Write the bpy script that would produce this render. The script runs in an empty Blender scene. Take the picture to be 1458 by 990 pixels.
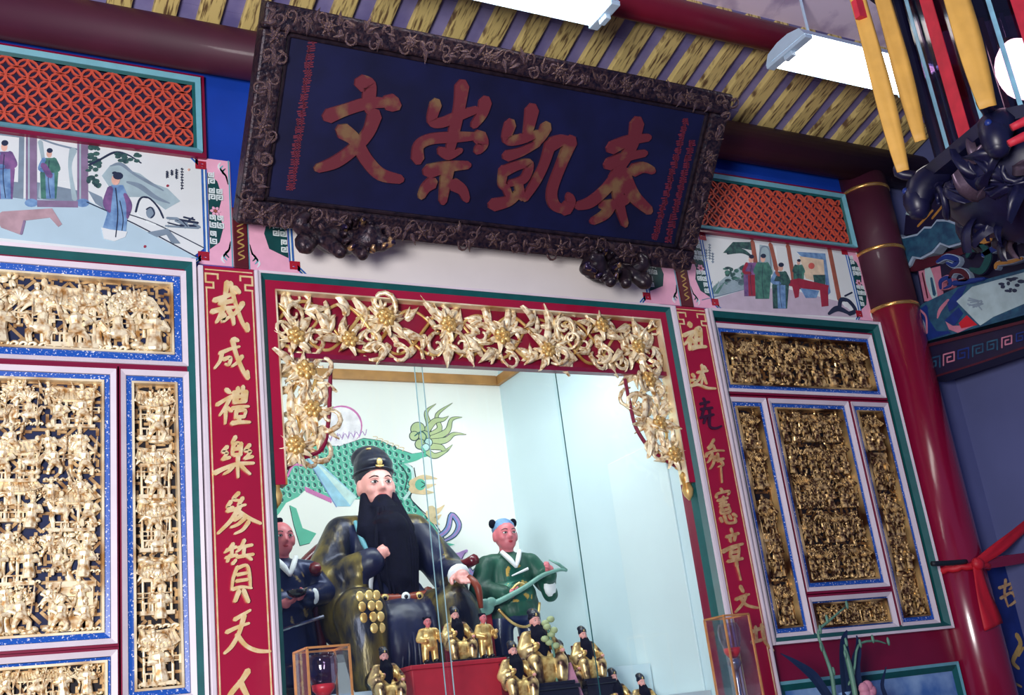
import bpy, math, random
from mathutils import Vector, Matrix
# ------------------------------------------------------------------ camera, world, lights, exposure
S = bpy.context.scene
COL = S.collection
D, CH = 4.5, 1.6                       # camera stands 4.5 m in front of the facade, eye height 1.6 m
YAW, PITCH, ROLL, FPX = 0.5238, 0.33188, -0.12698, 1596.3
_cy, _sy, _cp, _sp, _cr, _sr = math.cos(YAW), math.sin(YAW), math.cos(PITCH), math.sin(PITCH), math.cos(ROLL), math.sin(ROLL)
FW = Vector((_sy*_cp, _cy*_cp, _sp)); _r = Vector((_cy, -_sy, 0)); _u = _r.cross(FW)
RT = _cr*_r + _sr*_u; UP = -_sr*_r + _cr*_u
CAM = Vector((0, -D, CH))
cd = bpy.data.cameras.new('camera'); cam = bpy.data.objects.new('camera', cd); COL.objects.link(cam)
cd.sensor_fit = 'HORIZONTAL'; cd.sensor_width = 36; cd.lens = FPX/1458*36; cd.clip_start = 0.05; cd.clip_end = 100
cam.matrix_world = Matrix(((RT.x, UP.x, -FW.x, CAM.x), (RT.y, UP.y, -FW.y, CAM.y), (RT.z, UP.z, -FW.z, CAM.z), (0, 0, 0, 1)))
S.camera = cam
S.cycles.transparent_max_bounces = 32
S.view_settings.view_transform = 'Standard'; S.view_settings.look = 'None'
S.view_settings.exposure = 0.0; S.view_settings.gamma = 1.0; S.view_settings.use_curve_mapping = False
w = bpy.data.worlds.new('world'); S.world = w; w.use_nodes = True
w.node_tree.nodes['Background'].inputs[0].default_value = (0.33, 0.42, 0.95, 1)
w.node_tree.nodes['Background'].inputs[1].default_value = 0.30
def area(name, loc, target, sx, sy, power, col):
    l = bpy.data.lights.new(name, 'AREA'); l.shape = 'RECTANGLE'; l.size = sx; l.size_y = sy; l.energy = power; l.color = col
    o = bpy.data.objects.new(name, l); COL.objects.link(o); o.location = loc
    o.rotation_euler = (Vector(target)-Vector(loc)).to_track_quat('-Z', 'Y').to_euler(); return o
area('flash_side_light', (-1.7, -5.0, 2.0), (1.6, 0, 2.9), 1.3, 1.3, 370, (1.0, 0.95, 0.94))  # unseen area light beside the camera, placed like a flash
area('niche_tube_light', (2.45, 0.40, 3.75), (2.5, 1.5, 2.4), 1.7, 0.15, 28, (0.95, 1.0, 1.0))

# ------------------------------------------------------------------ helpers
def ray(px, py): return (px-729)/FPX*RT - (py-495)/FPX*UP + FW
class Plane:
    def __init__(s, O, e1, e2): s.O, s.e1, s.e2 = Vector(O), Vector(e1).normalized(), Vector(e2).normalized(); s.n = s.e1.cross(s.e2)
    def hit(s, px, py):
        d = ray(px, py); t = (s.O-CAM).dot(s.n)/d.dot(s.n); q = CAM+d*t-s.O; return (q.dot(s.e1), q.dot(s.e2))
    def at(s, a, b, h=0): return s.O+s.e1*a+s.e2*b+s.n*h
def wallp(y): return Plane((0, y, 0), (1, 0, 0), (0, 0, 1))          # normal towards the viewer (-y)
WALL = wallp(0)
def at(px, py, y):
    a, b = wallp(y).hit(px, py); return Vector((a, y, b))
def atz(px, py, z):
    d = ray(px, py); return CAM+d*((z-CH)/d.z)
DF = D-.065                              # raised mouldings and boards are measured on their front plane
def U(u): return u*DF
def Vv(v): return v*DF+CH
def U0(u): return u*(D-.008)
def V0(v): return v*(D-.008)+CH
def lin(h):
    h = h.lstrip('#'); c = [int(h[i:i+2], 16)/255 for i in (0, 2, 4)]
    return tuple(x/12.92 if x <= .04045 else ((x+.055)/1.055)**2.4 for x in c)+(1,)
MATS = {}
def mat(name, hexc, rough=.5, metal=0., var=.12, scale=18, bump=0., hex2=None, thr=None, stretch=None, emit=0, spec=.5, coat=0, alpha=1, detail=4):
    m = bpy.data.materials.new(name); m.use_nodes = True; nt = m.node_tree; N = nt.nodes; L = nt.links
    b = N['Principled BSDF']; b.inputs['Roughness'].default_value = rough; b.inputs['Metallic'].default_value = metal
    b.inputs['Specular IOR Level'].default_value = spec; b.inputs['Coat Weight'].default_value = coat; b.inputs['Coat Roughness'].default_value = .12
    tc = N.new('ShaderNodeTexCoord'); mp = N.new('ShaderNodeMapping'); L.new(tc.outputs['Object'], mp.inputs[0])
    if stretch: mp.inputs['Scale'].default_value = stretch
    nz = N.new('ShaderNodeTexNoise'); nz.inputs['Scale'].default_value = scale; nz.inputs['Detail'].default_value = detail; L.new(mp.outputs[0], nz.inputs[0])
    c1 = lin(hexc); c2 = lin(hex2) if hex2 else tuple(x*(1-var*2) for x in c1[:3])+(1,)
    cr = N.new('ShaderNodeValToRGB'); L.new(nz.outputs[0], cr.inputs[0])
    lo, hi = thr if thr else (.35, .65)
    cr.color_ramp.elements[0].position = lo; cr.color_ramp.elements[1].position = hi
    cr.color_ramp.elements[0].color = c2; cr.color_ramp.elements[1].color = c1
    L.new(cr.outputs[0], b.inputs['Base Color'])
    if bump:
        bp = N.new('ShaderNodeBump'); bp.inputs['Strength'].default_value = bump; bp.inputs['Distance'].default_value = .01
        L.new(nz.outputs[0], bp.inputs['Height']); L.new(bp.outputs[0], b.inputs['Normal'])
    if emit: b.inputs['Emission Color'].default_value = c1; b.inputs['Emission Strength'].default_value = emit
    MATS[name] = m; return m
def glassmat(name, tint, rough, w_):
    m = bpy.data.materials.new(name); m.use_nodes = True; nt = m.node_tree; N = nt.nodes; L = nt.links
    out = N['Material Output']; N.remove(N['Principled BSDF'])
    t = N.new('ShaderNodeBsdfTransparent'); t.inputs[0].default_value = tint
    g = N.new('ShaderNodeBsdfGlossy'); g.inputs['Roughness'].default_value = rough
    fr = N.new('ShaderNodeFresnel'); ge = N.new('ShaderNodeNewGeometry'); mi_ = N.new('ShaderNodeMix')     # same index from either side of a thin pane
    mi_.inputs[2].default_value = w_; mi_.inputs[3].default_value = 1/w_; L.new(ge.outputs['Backfacing'], mi_.inputs[0]); L.new(mi_.outputs[0], fr.inputs[0])
    nz = N.new('ShaderNodeTexNoise'); nz.inputs['Scale'].default_value = 3; bp = N.new('ShaderNodeBump'); bp.inputs['Strength'].default_value = .02
    L.new(nz.outputs[0], bp.inputs['Height']); L.new(bp.outputs[0], g.inputs['Normal'])
    mx = N.new('ShaderNodeMixShader'); L.new(fr.outputs[0], mx.inputs[0]); L.new(t.outputs[0], mx.inputs[1]); L.new(g.outputs[0], mx.inputs[2]); L.new(mx.outputs[0], out.inputs[0])
    MATS[name] = m
def smooth(pts, n=5):
    if len(pts) < 3: 
        (a, b) = pts; return [tuple(a[k]+(b[k]-a[k])*i/3 for k in range(len(a))) for i in range(4)]
    o = []; P_ = [pts[0]]+list(pts)+[pts[-1]]
    for i in range(1, len(P_)-2):
        p0, p1, p2, p3 = P_[i-1:i+3]
        for j in range(n):
            t = j/n
            o.append(tuple(.5*((2*p1[k])+(-p0[k]+p2[k])*t+(2*p0[k]-5*p1[k]+4*p2[k]-p3[k])*t*t+(-p0[k]+3*p1[k]-3*p2[k]+p3[k])*t**3) for k in range(len(p1))))
    o.append(tuple(pts[-1])); return o
class MB:
    def __init__(s): s.v, s.f, s.m, s.ms = [], [], [], []
    def mi(s, m):
        if m not in s.ms: s.ms.append(m)
        return s.ms.index(m)
    def add(s, vs, fs, m):
        k = len(s.v); s.v += [Vector(p) for p in vs]; i = s.mi(m)
        for f in fs: s.f.append(tuple(k+a for a in f)); s.m.append(i)
        return s
    def box(s, x0, x1, y0, y1, z0, z1, m):
        v = [(x, y, z) for x in (x0, x1) for y in (y0, y1) for z in (z0, z1)]
        return s.add(v, [(0, 1, 3, 2), (4, 6, 7, 5), (0, 4, 5, 1), (2, 3, 7, 6), (0, 2, 6, 4), (1, 5, 7, 3)], m)
    def ring(s, x0, x1, z0, z1, w, y0, y1, m, sl=0.0):
        # mitred rectangular frame in the wall plane; y0 front, y1 back; sl: inner edge sits deeper (sloped face)
        o = [(x0, z0), (x1, z0), (x1, z1), (x0, z1)]; i = [(x0+w, z0+w), (x1-w, z0+w), (x1-w, z1-w), (x0+w, z1-w)]
        v = [(x, y0, z) for x, z in o]+[(x, y0+sl, z) for x, z in i]+[(x, y1, z) for x, z in o]+[(x, y1, z) for x, z in i]
        f = []
        for k in range(4):
            j = (k+1) % 4; f += [(k, j, 4+j, 4+k), (4+k, 4+j, 12+j, 12+k), (j, k, 8+k, 8+j), (8+k, 12+k, 12+j, 8+j)]
        return s.add(v, f, m)
    def poly(s, pl, pts, h0, h1, m):
        a = sum(p[0]*q[1]-q[0]*p[1] for p, q in zip(pts, pts[1:]+pts[:1]))
        if a < 0: pts = pts[::-1]
        n = len(pts); v = [pl.at(*p, h1) for p in pts]+[pl.at(*p, h0) for p in pts]
        return s.add(v, [tuple(range(n))]+[(i, n+i, n+(i+1) % n, (i+1) % n) for i in range(n)], m)
    def stroke(s, pl, pts, w, h0, h1, m, n=5, taper=True):
        if not isinstance(w, (list, tuple)): w = [w]*len(pts)
        p = smooth([(a[0], a[1], b) for a, b in zip(pts, w)], n); k = len(p); Lf, Rg = [], []
        T = []
        for i in range(k):
            a, b = p[max(0, i-1)], p[min(k-1, i+1)]; dx, dy = b[0]-a[0], b[1]-a[1]; l = math.hypot(dx, dy) or 1; T.append((dx/l, dy/l))
        ext = []
        for q in (0, -1):
            sg = -1 if q == 0 else 1; ext.append((p[q][0]+sg*T[q][0]*p[q][2]*.42, p[q][1]+sg*T[q][1]*p[q][2]*.42, p[q][2]*.35))
        p = [ext[0]]+p+[ext[1]]; T = [T[0]]+T+[T[-1]]; k += 2
        for i in range(k):
            h = p[i][2]/2; Lf.append((p[i][0]-T[i][1]*h, p[i][1]+T[i][0]*h)); Rg.append((p[i][0]+T[i][1]*h, p[i][1]-T[i][0]*h))
        v = [pl.at(*q, h1) for q in Lf]+[pl.at(*q, h1) for q in Rg]+[pl.at(*q, h0) for q in Lf]+[pl.at(*q, h0) for q in Rg]; f = []
        for i in range(k-1):
            f += [(i, k+i, k+i+1, i+1), (i+1, 2*k+i+1, 2*k+i, i), (k+i, 3*k+i, 3*k+i+1, k+i+1)]
        f += [(0, 2*k, 3*k, k), (k-1, 2*k-1, 4*k-1, 3*k-1)]
        return s.add(v, f, m)
    def tube(s, pts, r, m, seg=8, n=0, cap=True):
        if not isinstance(r, (list, tuple)): r = [r]*len(pts)
        p = [tuple(a)+(b,) for a, b in zip(pts, r)]
        if n: p = smooth(p, n)
        k = len(p); v = []; ref = None
        for i in range(k):
            t = (Vector(p[min(k-1, i+1)][:3])-Vector(p[max(0, i-1)][:3])).normalized()
            if ref is None: ref = t.cross(Vector((0, 0, 1)) if abs(t.z) < .9 else Vector((1, 0, 0))).normalized()
            ref = (ref-t*ref.dot(t)).normalized(); b = t.cross(ref)
            for j in range(seg):
                an = 2*math.pi*j/seg; v.append(Vector(p[i][:3])+(ref*math.cos(an)+b*math.sin(an))*p[i][3])
        f = [(i*seg+j, i*seg+(j+1) % seg, (i+1)*seg+(j+1) % seg, (i+1)*seg+j) for i in range(k-1) for j in range(seg)]
        if cap: f += [tuple(range(seg))[::-1], tuple((k-1)*seg+j for j in range(seg))]
        return s.add(v, f, m)
    def lathe(s, prof, c, m, seg=16):
        v = []; c = Vector(c); k = len(prof)
        for r, z in prof:
            for j in range(seg): a = 2*math.pi*j/seg; v.append(c+Vector((r*math.cos(a), r*math.sin(a), z)))
        f = [(i*seg+j, i*seg+(j+1) % seg, (i+1)*seg+(j+1) % seg, (i+1)*seg+j) for i in range(k-1) for j in range(seg)]
        f += [tuple(range(seg))[::-1], tuple((k-1)*seg+j for j in range(seg))]
        return s.add(v, f, m)
    def ell(s, c, r, m, seg=8, rings=5, rot=None):
        c = Vector(c); v = [Vector((0, 0, -r[2]))]
        for i in range(1, rings):
            ph = -math.pi/2+math.pi*i/rings
            for j in range(seg): a = 2*math.pi*j/seg; v.append(Vector((r[0]*math.cos(ph)*math.cos(a), r[1]*math.cos(ph)*math.sin(a), r[2]*math.sin(ph))))
        v.append(Vector((0, 0, r[2])))
        if rot is not None: v = [rot @ p for p in v]
        v = [p+c for p in v]; f = [(0, 1+(j+1) % seg, 1+j) for j in range(seg)]
        for i in range(rings-2):
            f += [(1+i*seg+j, 1+i*seg+(j+1) % seg, 1+(i+1)*seg+(j+1) % seg, 1+(i+1)*seg+j) for j in range(seg)]
        b = 1+(rings-2)*seg; f += [(b+j, b+(j+1) % seg, len(v)-1) for j in range(seg)]
        return s.add(v, f, m)
    def mesh(s, name, shift=None, sm=False):
        me = bpy.data.meshes.new(name); vs = [p-shift for p in s.v] if shift is not None else s.v
        me.from_pydata([tuple(p) for p in vs], [], s.f)
        for m in s.ms: me.materials.append(MATS[m])
        me.polygons.foreach_set('material_index', s.m)
        if sm: me.polygons.foreach_set('use_smooth', [True]*len(s.f))
        me.update(); return me
    def build(s, name, parent=None, sm=False, bevel=0, local=False):
        root = parent
        while root is not None and root.parent is not None: root = root.parent
        if root is not None and not local: sh = root.location.copy()
        elif root is None and not local:
            lo = [min(p[k] for p in s.v) for k in range(3)]; hi = [max(p[k] for p in s.v) for k in range(3)]
            sh = Vector(((lo[0]+hi[0])/2, (lo[1]+hi[1])/2, lo[2]))
        else: sh = Vector()
        o = bpy.data.objects.new(name, s.mesh(name, sh, sm)); COL.objects.link(o)
        if parent is not None: o.parent = parent
        else: o.location = sh
        if bevel:
            b = o.modifiers.new('bevel', 'BEVEL'); b.width = bevel; b.segments = 2; b.limit_method = 'ANGLE'
        return o
def tag(o, label=None, cat=None, group=None, kind=None):
    for k, v_ in (('label', label), ('category', cat), ('group', group), ('kind', kind)):
        if v_: o[k] = v_
    return o
def thing(name, label, cat, loc=(0, 0, 0), group=None, kind=None, rz=0):
    o = bpy.data.objects.new(name, None); COL.objects.link(o); o.location = loc; o.rotation_euler = (0, 0, rz); o.empty_display_size = .05
    return tag(o, label, cat, group, kind)
def inst(me, name, parent, loc, rot=(0, 0, 0), sc=1, m=None):
    o = bpy.data.objects.new(name, me); COL.objects.link(o); o.parent = parent
    root = parent
    o.location = Vector(loc)-root.location; o.rotation_euler = rot; o.scale = (sc,)*3 if not isinstance(sc, (tuple, list)) else sc
    if m:
        for sl_ in o.material_slots: sl_.link = 'OBJECT'; sl_.material = MATS[m]
    return o
def copy_tree(o, parent=None):
    c = o.copy(); COL.objects.link(c); c.parent = parent
    for ch in list(o.children): copy_tree(ch, c)
    return c
def blob(name, prims, voxel, parent, colour, sm_it=6, mats=('skin',), local=True, loc=None):
    """one continuous surface grown over capsules and ellipsoids; colour(p)->material index"""
    b = MB()
    for p in prims:
        if p[0] == 'e': b.ell(p[1], p[2], mats[0], 20, 14, rot=Matrix.Rotation(p[3], 3, p[4]) if len(p) > 3 else None)
        else:
            _, a, c, r0, r1 = p; a = Vector(a); c = Vector(c); d = (c-a); L_ = d.length or 1e-4; n = 6
            pts = [a+d*(i/n) for i in range(n+1)]; rr = [r0+(r1-r0)*i/n for i in range(n+1)]
            b.tube(pts, rr, mats[0], 14); b.ell(a, (r0,)*3, mats[0], 14, 10); b.ell(c, (r1,)*3, mats[0], 14, 10)
    t = bpy.data.objects.new('tmp', b.mesh('tmp')); COL.objects.link(t)
    r = t.modifiers.new('r', 'REMESH'); r.mode = 'VOXEL'; r.voxel_size = voxel
    if sm_it: q = t.modifiers.new('s', 'SMOOTH'); q.iterations = sm_it; q.factor = .5
    dg = bpy.context.evaluated_depsgraph_get(); me = bpy.data.meshes.new_from_object(t.evaluated_get(dg)); bpy.data.objects.remove(t)
    me.name = name; me.materials.clear()
    for m in mats: me.materials.append(MATS[m])
    idx = [colour(p.center) for p in me.polygons] if colour else [0]*len(me.polygons)
    me.polygons.foreach_set('material_index', idx); me.polygons.foreach_set('use_smooth', [True]*len(idx))
    o = bpy.data.objects.new(name, me); COL.objects.link(o); o.parent = parent
    if loc: o.location = loc
    return o
def crop(ox, oy, s): return lambda pts: [(ox+x/s, oy+y/s) for x, y in pts]

# ------------------------------------------------------------------ materials
mat('blue_paint', '#0a3fae', .55, var=.06, scale=6)
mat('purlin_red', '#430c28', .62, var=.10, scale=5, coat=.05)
mat('purlin_bright', '#741026', .4, var=.08, scale=5)
mat('red_lacquer', '#a20f36', .30, var=.05, scale=4, coat=.35)
mat('red_dark', '#800e36', .35, var=.06, scale=5, coat=.2)
mat('crimson_ground', '#8a0b30', .5, var=.08)
mat('white_paint', '#dcd3dc', .45, var=.04, scale=8)
mat('teal_paint', '#0d5a5c', .45, var=.08)
mat('pale_teal', '#6fb0bf', .4, var=.05)
mat('plaster_white', '#ece6e2', .75, var=.03, scale=3)
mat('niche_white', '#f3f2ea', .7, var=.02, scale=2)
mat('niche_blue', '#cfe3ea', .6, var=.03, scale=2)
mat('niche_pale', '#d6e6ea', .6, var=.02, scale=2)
mat('pane_edge_pale', '#a6cdd6', .4)
mat('cornice_ochre', '#c08a4e', .5, var=.12, scale=10)
mat('gold', '#f8d88c', .36, .45, hex2='#b9853c', scale=9, bump=.08)
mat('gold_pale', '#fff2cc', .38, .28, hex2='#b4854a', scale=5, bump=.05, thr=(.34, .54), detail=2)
mat('gold_dark', '#f0cc8c', .34, .5, hex2='#4a2c1c', scale=4.5, bump=.05, thr=(.42, .60), detail=2)  # tarnished gold; its cream patches put glints into the colour
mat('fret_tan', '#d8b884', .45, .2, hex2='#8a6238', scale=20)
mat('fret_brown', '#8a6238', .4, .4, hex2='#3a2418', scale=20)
mat('gold_letter', '#f2dfb0', .45, .25, hex2='#e2bf7d', scale=25)
mat('gold_letter_dull', '#d9b884', .5, .2, hex2='#b8895c', scale=30)
mat('ink_letter', '#3b1030', .5)
mat('relief_ground', '#0a081a', .7, var=.2)  # dark painted ground, near-black to carry the shade of deep gaps
mat('relief_ground_blue', '#0c1f4c', .7, var=.2)  # blue painted ground, deepened with the shade of its gaps
mat('blue_speckle', '#f0f4ff', .35, hex2='#1d56b4', scale=130, thr=(.60, .70), detail=2)
mat('lattice_red', '#d2553f', .55, var=.08)
mat('lattice_dark', '#1c1038', .7)
mat('plaque_ground', '#0f1540', .45, var=.2, scale=5)
mat('plaque_frame', '#3b2a30', .38, .35, hex2='#161022', scale=60, bump=.6, thr=(.4, .6))
mat('plaque_carving', '#bb9468', .28, .6, hex2='#2c2240', scale=38, bump=.4, thr=(.5, .64))  # gold touches on dark carving, with glints put into the colour
mat('plaque_letter', '#651f2c', .65, .05, hex2='#75573a', scale=9, thr=(.33, .47))
mat('plaque_letter_small', '#6c2238', .55)
mat('lion_wood', '#2c2028', .35, .2, hex2='#120c18', scale=30, bump=.3)
mat('pink_paint', '#f0b2cc', .55, var=.04)
mat('fret_green', '#0d4a4c', .5)
mat('fret_white', '#dfeeee', .5, var=.03)
mat('fret_red', '#b01830', .5)
mat('line_blue', '#2f6cc0', .5)
mat('strip_maroon', '#5c1420', .5)
mat('strip_gold', '#c9a860', .45, .2)
mat('rafter_ochre', '#d8c27c', .55, hex2='#6a5236', scale=7, thr=(.36, .50), stretch=(12, 1.4, 1))
mat('plank_violet', '#8a84b4', .6, hex2='#686298', scale=4)
mat('board_pink', '#e6d4e2', .65, hex2='#b9a6c0', scale=5, thr=(.35, .5))
mat('tube_glow', '#fff9f0', .5, emit=7.0)
mat('fixture_white', '#b9d3e6', .4, var=.03)
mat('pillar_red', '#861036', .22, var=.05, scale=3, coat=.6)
mat('brass', '#e6b46a', .25, .8)
mat('side_wall_grey', '#5c6496', .8, var=.05, scale=3)
mat('floor_stone', '#7a5a52', .6, var=.1, scale=6)
mat('skin_statue', '#f2a9a0', .4, var=.03, scale=4)
mat('skin_rose', '#d9747c', .42, var=.05, scale=6)
mat('black_hair', '#0a0a1e', .85, spec=.15, var=.2, scale=30, bump=.4)
mat('black_hat', '#10142a', .35, var=.1)
mat('robe_navy', '#151b40', .42, var=.2, scale=5, bump=1.0, stretch=(2.2, 2.2, .6), detail=2)
mat('robe_brocade', '#7d6c34', .36, .5, hex2='#1e2030', scale=6, thr=(.42, .66), bump=1.0, stretch=(2, 2, .7))  # gold brocade with its olive sheen mixed into the colour
mat('robe_navy_gold', '#b49a5c', .35, .3, hex2='#16224a', scale=16, thr=(.60, .66))
mat('robe_green', '#14543f', .5, var=.2, scale=10, bump=.8, stretch=(2, 2, .7))
mat('robe_green_gold', '#c9a44a', .4, .4, hex2='#1a5e4c', scale=20, thr=(.55, .62))
mat('trouser_blue', '#1a2a5c', .35, var=.15, coat=.2, bump=.6, scale=8)
mat('cloth_white', '#eef2f4', .6, var=.03)
mat('belt_rust', '#8c3a22', .4, var=.1)
mat('chair_wood', '#6d1420', .3, var=.1, coat=.3)
mat('lip_red', '#b8303a', .4)
mat('eye_white', '#f6f2ee', .3)
mat('eye_black', '#120c10', .3)
mat('red_cloth', '#b81e30', .6, var=.06)
mat('black_lacquer', '#15131f', .25, coat=.4)
mat('ruyi_green', '#7fb3a4', .4)
mat('beast_green', '#5cba9c', .6, var=.05)
mat('beast_scale', '#1f5a58', .6)
mat('beast_line', '#16303a', .6)
mat('beast_pale', '#cfeae4', .6)
mat('beast_olive', '#b6c48f', .6, var=.05)
mat('beast_orange', '#efcfa0', .6)
mat('ray_blue', '#a3d3e6', .6)
mat('ball_white', '#fdf4f6', .6); mat('ball_pink', '#d978b4', .6)
mat('ribbon_blue', '#7f96cc', .6); mat('ribbon_purple', '#b58ac4', .6)
mat('p_sky', '#dfe7e6', .6, var=.03, scale=4); mat('p_floor', '#b6d2de', .6, var=.05, scale=4); mat('p_pinkfloor', '#c3b6c6', .6, var=.05)
mat('p_column', '#8b7796', .6); mat('p_wood', '#b99aa2', .6); mat('p_ink', '#23304c', .6); mat('p_mist', '#a9c2c8', .6, var=.1, scale=12)
mat('p_leaf', '#3f6a62', .6, hex2='#1f3a44', scale=40); mat('p_blue', '#7fa6cc', .6, hex2='#5378a8', scale=25); mat('p_purple', '#8a5f94', .6, hex2='#5c4a78', scale=25)
mat('p_green', '#4f8a78', .6, hex2='#34605c', scale=25); mat('p_skin', '#e8b8a4', .6); mat('p_red', '#a02c44', .6); mat('p_brown', '#a8604e', .6)
mat('p_grey', '#8296a6', .6, var=.1); mat('p_sun', '#d9665e', .6); mat('p_screen', '#e8d2b4', .6)
mat('beam_dark', '#1b1436', .5, var=.1); mat('beam_navy', '#12307c', .5); mat('beam_teal', '#2a5a74', .5, hex2='#1a3c5c', scale=20); mat('beam_ochre', '#b5813f', .5, var=.15)
mat('beam_outline', '#9fb4cc', .5); mat('beam_maroon', '#4a1024', .5); mat('beam_pink', '#c07a92', .5)
mat('board_blue', '#16307c', .45, var=.15, scale=10)
mat('sash_red', '#c4182c', .55, var=.08, scale=6)
mat('rope_dark', '#14202c', .6)
mat('lantern_wood', '#121336', .4, var=.15); mat('lantern_gold', '#5a4a5c', .4, .5)
mat('ribbon_yellow', '#d3a24a', .6, var=.08, scale=12); mat('ribbon_red', '#c8283c', .6); mat('bead_blue', '#8fc6dc', .25)
mat('bulb_warm', '#ffe4d4', .4, emit=7)
mat('leaf_dark', '#1d2d4e', .5, hex2='#14284a'); mat('stalk_green', '#5d8c78', .5); mat('bud_pink', '#d68fa8', .6)
mat('lamp_red', '#d6333c', .35); mat('lamp_metal', '#c9ccd8', .2, .9, var=.3, scale=12); mat('lamp_edge', '#d99a5e', .35, .4)
mat('panel_blue', '#3f6fb4', .5, hex2='#8fb4dc', scale=6)
glassmat('glass_clear', (.97, 1, 1, 1), .02, 1.35)
glassmat('glass_case', (.95, .95, .98, 1), .05, 1.4)
glassmat('glass_lantern', (.62, .52, .66, 1), .08, 1.6)
glassmat('glass_globe', (.86, .80, .88, 1), .06, 1.5)

# ------------------------------------------------------------------ the setting
def struct(name, mb, **k): return tag(mb.build(name, **k), kind='structure')
XL, XR = -.6, 5.72                                     # facade from far left to the side wall
nx0, nx1 = U0(.302), U0(.795); NY = 1.92                  # niche
nz0, nz1, nzo = 1.42, 4.12, V0(.40)
wb = MB()
wb.box(XL, nx0, 0, .12, 0, 5.6, 'blue_paint').box(nx1, U0(1.19), 0, .12, 0, 5.6, 'blue_paint').box(U0(1.19), XR, 0, .12, 0, 5.6, 'side_wall_grey').box(nx0, nx1, 0, .12, nzo, 5.6, 'blue_paint').box(nx0, nx1, 0, .12, 0, nz0, 'red_dark')
struct('wall_back', wb)
nb = MB(); nb.box(nx0-.02, nx1, NY, NY+.05, nz0, nz1, 'niche_white'); wnb = struct('wall_niche_back', nb)
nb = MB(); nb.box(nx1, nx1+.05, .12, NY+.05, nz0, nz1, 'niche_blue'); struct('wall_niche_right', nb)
nb = MB(); nb.box(nx0-.06, nx0, .12, NY+.05, nz0, nz1, 'niche_white'); struct('wall_niche_left', nb)
nb = MB(); nb.box(nx0-.06, nx1+.05, .12, NY+.05, nz1, nz1+.05, 'niche_white'); struct('ceiling_niche', nb)
nb = MB(); nb.box(nx0, nx1, .12, NY, nz0-.05, nz0, 'red_cloth'); struct('floor_niche', nb)
ct = at(480, 527, NY).z; cb = at(480, 541, NY).z
nb = MB(); nb.box(nx0, nx1-.03, NY-.03, NY, cb, ct, 'cornice_ochre'); nb.box(nx1-.03, nx1, .5, NY, cb, ct, 'cornice_ochre'); struct('trim_1', nb, bevel=.006)
b = MB(); b.box(nx1-.004, nx1+.03, -.045, .118, nz0, nzo-.02, 'red_dark'); tag(b.build('trim_jamb'), kind='structure')
# slightly paler rectangle on the right niche wall
sp = Plane((nx1, 0, 0), (0, 1, 0), (0, 0, 1)); sp.n = Vector((-1, 0, 0))
a0 = sp.hit(867, 662)
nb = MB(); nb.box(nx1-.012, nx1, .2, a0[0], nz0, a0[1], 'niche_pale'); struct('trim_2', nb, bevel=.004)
fl = MB(); fl.box(XL-2, XR+.3, -6.5, 0, -.05, 0, 'floor_stone'); struct('floor', fl)
sw = MB(); sw.box(XR, XR+.12, -3.2, .12, 0, 6.2, 'side_wall_grey'); struct('wall_right', sw)
# altar front below the niche and the red dado under the right-hand screen
nb = MB(); nb.box(U0(.857), U0(1.165), -.02, .0, .2, V0(.061), 'red_dark'); struct('wall_dado', nb)
# purlins
PZ, PR = 4.73, .115
pb = MB(); pb.tube([(XL, -.12, PZ), (XR, -.12, PZ)], PR, 'purlin_red', 24); struct('trim_3', pb, sm=True)
pb = MB(); pb.tube([(.5, -.80, 4.945), (XR, -.80, 4.945)], .078, 'purlin_bright', 20); struct('trim_4', pb, sm=True)
# sloping ceiling of rafters and planks
SL = .28
def cz(y): return PZ+PR-.005+SL*(-y-.12)
ceil = thing('ceiling', None, None, (0, 0, cz(0)), kind='structure')
def sloped(x0, x1, ya, yb, h0, h1, m):
    b = MB(); v = [(x, y, cz(y)+h) for x in (x0, x1) for y in (ya, yb) for h in (h0, h1)]
    b.add(v, [(0, 1, 3, 2), (4, 6, 7, 5), (0, 4, 5, 1), (2, 3, 7, 6), (0, 2, 6, 4), (1, 5, 7, 3)], m); return b
random.seed(5)
x = .1; rstep = .196
while x < XR-.1:
    sloped(x, x+.105, -.80, .1, 0, .05, 'rafter_ochre').build('rafter', ceil, bevel=.008)
    for ya, yb in ((-.80, -.5), (-.497, -.2), (-.197, .1)):
        sloped(x+.098, x+rstep+.006, ya, yb, .03+random.uniform(0, .006), .06, 'plank_violet').build('plank', ceil)
    x += rstep
x = 1.6
while x < XR:
    sloped(x, min(x+.598, XR), -1.9, -.80, .035, .06, 'board_pink').build('ceiling_board', ceil); x += .6
# round pillar at the right with brass rings
pc = at(1300, 556, -.05)
PX, PY, PRr = pc.x, -.05, .150
pil = thing('trim_5', None, None, (PX, PY, 0), kind='structure')
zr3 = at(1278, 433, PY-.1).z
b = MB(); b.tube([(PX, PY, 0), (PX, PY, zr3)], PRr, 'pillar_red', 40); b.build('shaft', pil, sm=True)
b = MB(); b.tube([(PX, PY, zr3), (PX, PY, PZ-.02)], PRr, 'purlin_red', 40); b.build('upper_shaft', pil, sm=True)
for px, py in ((1240, 266), (1255, 352), (1278, 433)):
    z = at(px, py, PY-.1).z
    b = MB(); b.lathe([(PRr, -.012), (PRr+.005, -.008), (PRr+.007, 0), (PRr+.005, .008), (PRr, .012)], (PX, PY, z), 'brass', 40); b.build('ring', pil, sm=True)

# ------------------------------------------------------------------ painted pieces on the wall
def pw(pts, y=0, c=None):
    if c: pts = c(pts)
    pl = wallp(y); return [pl.hit(*p) for p in pts]
CL, CR, CT = (.2405, .299), (.803, .857), .463
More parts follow.
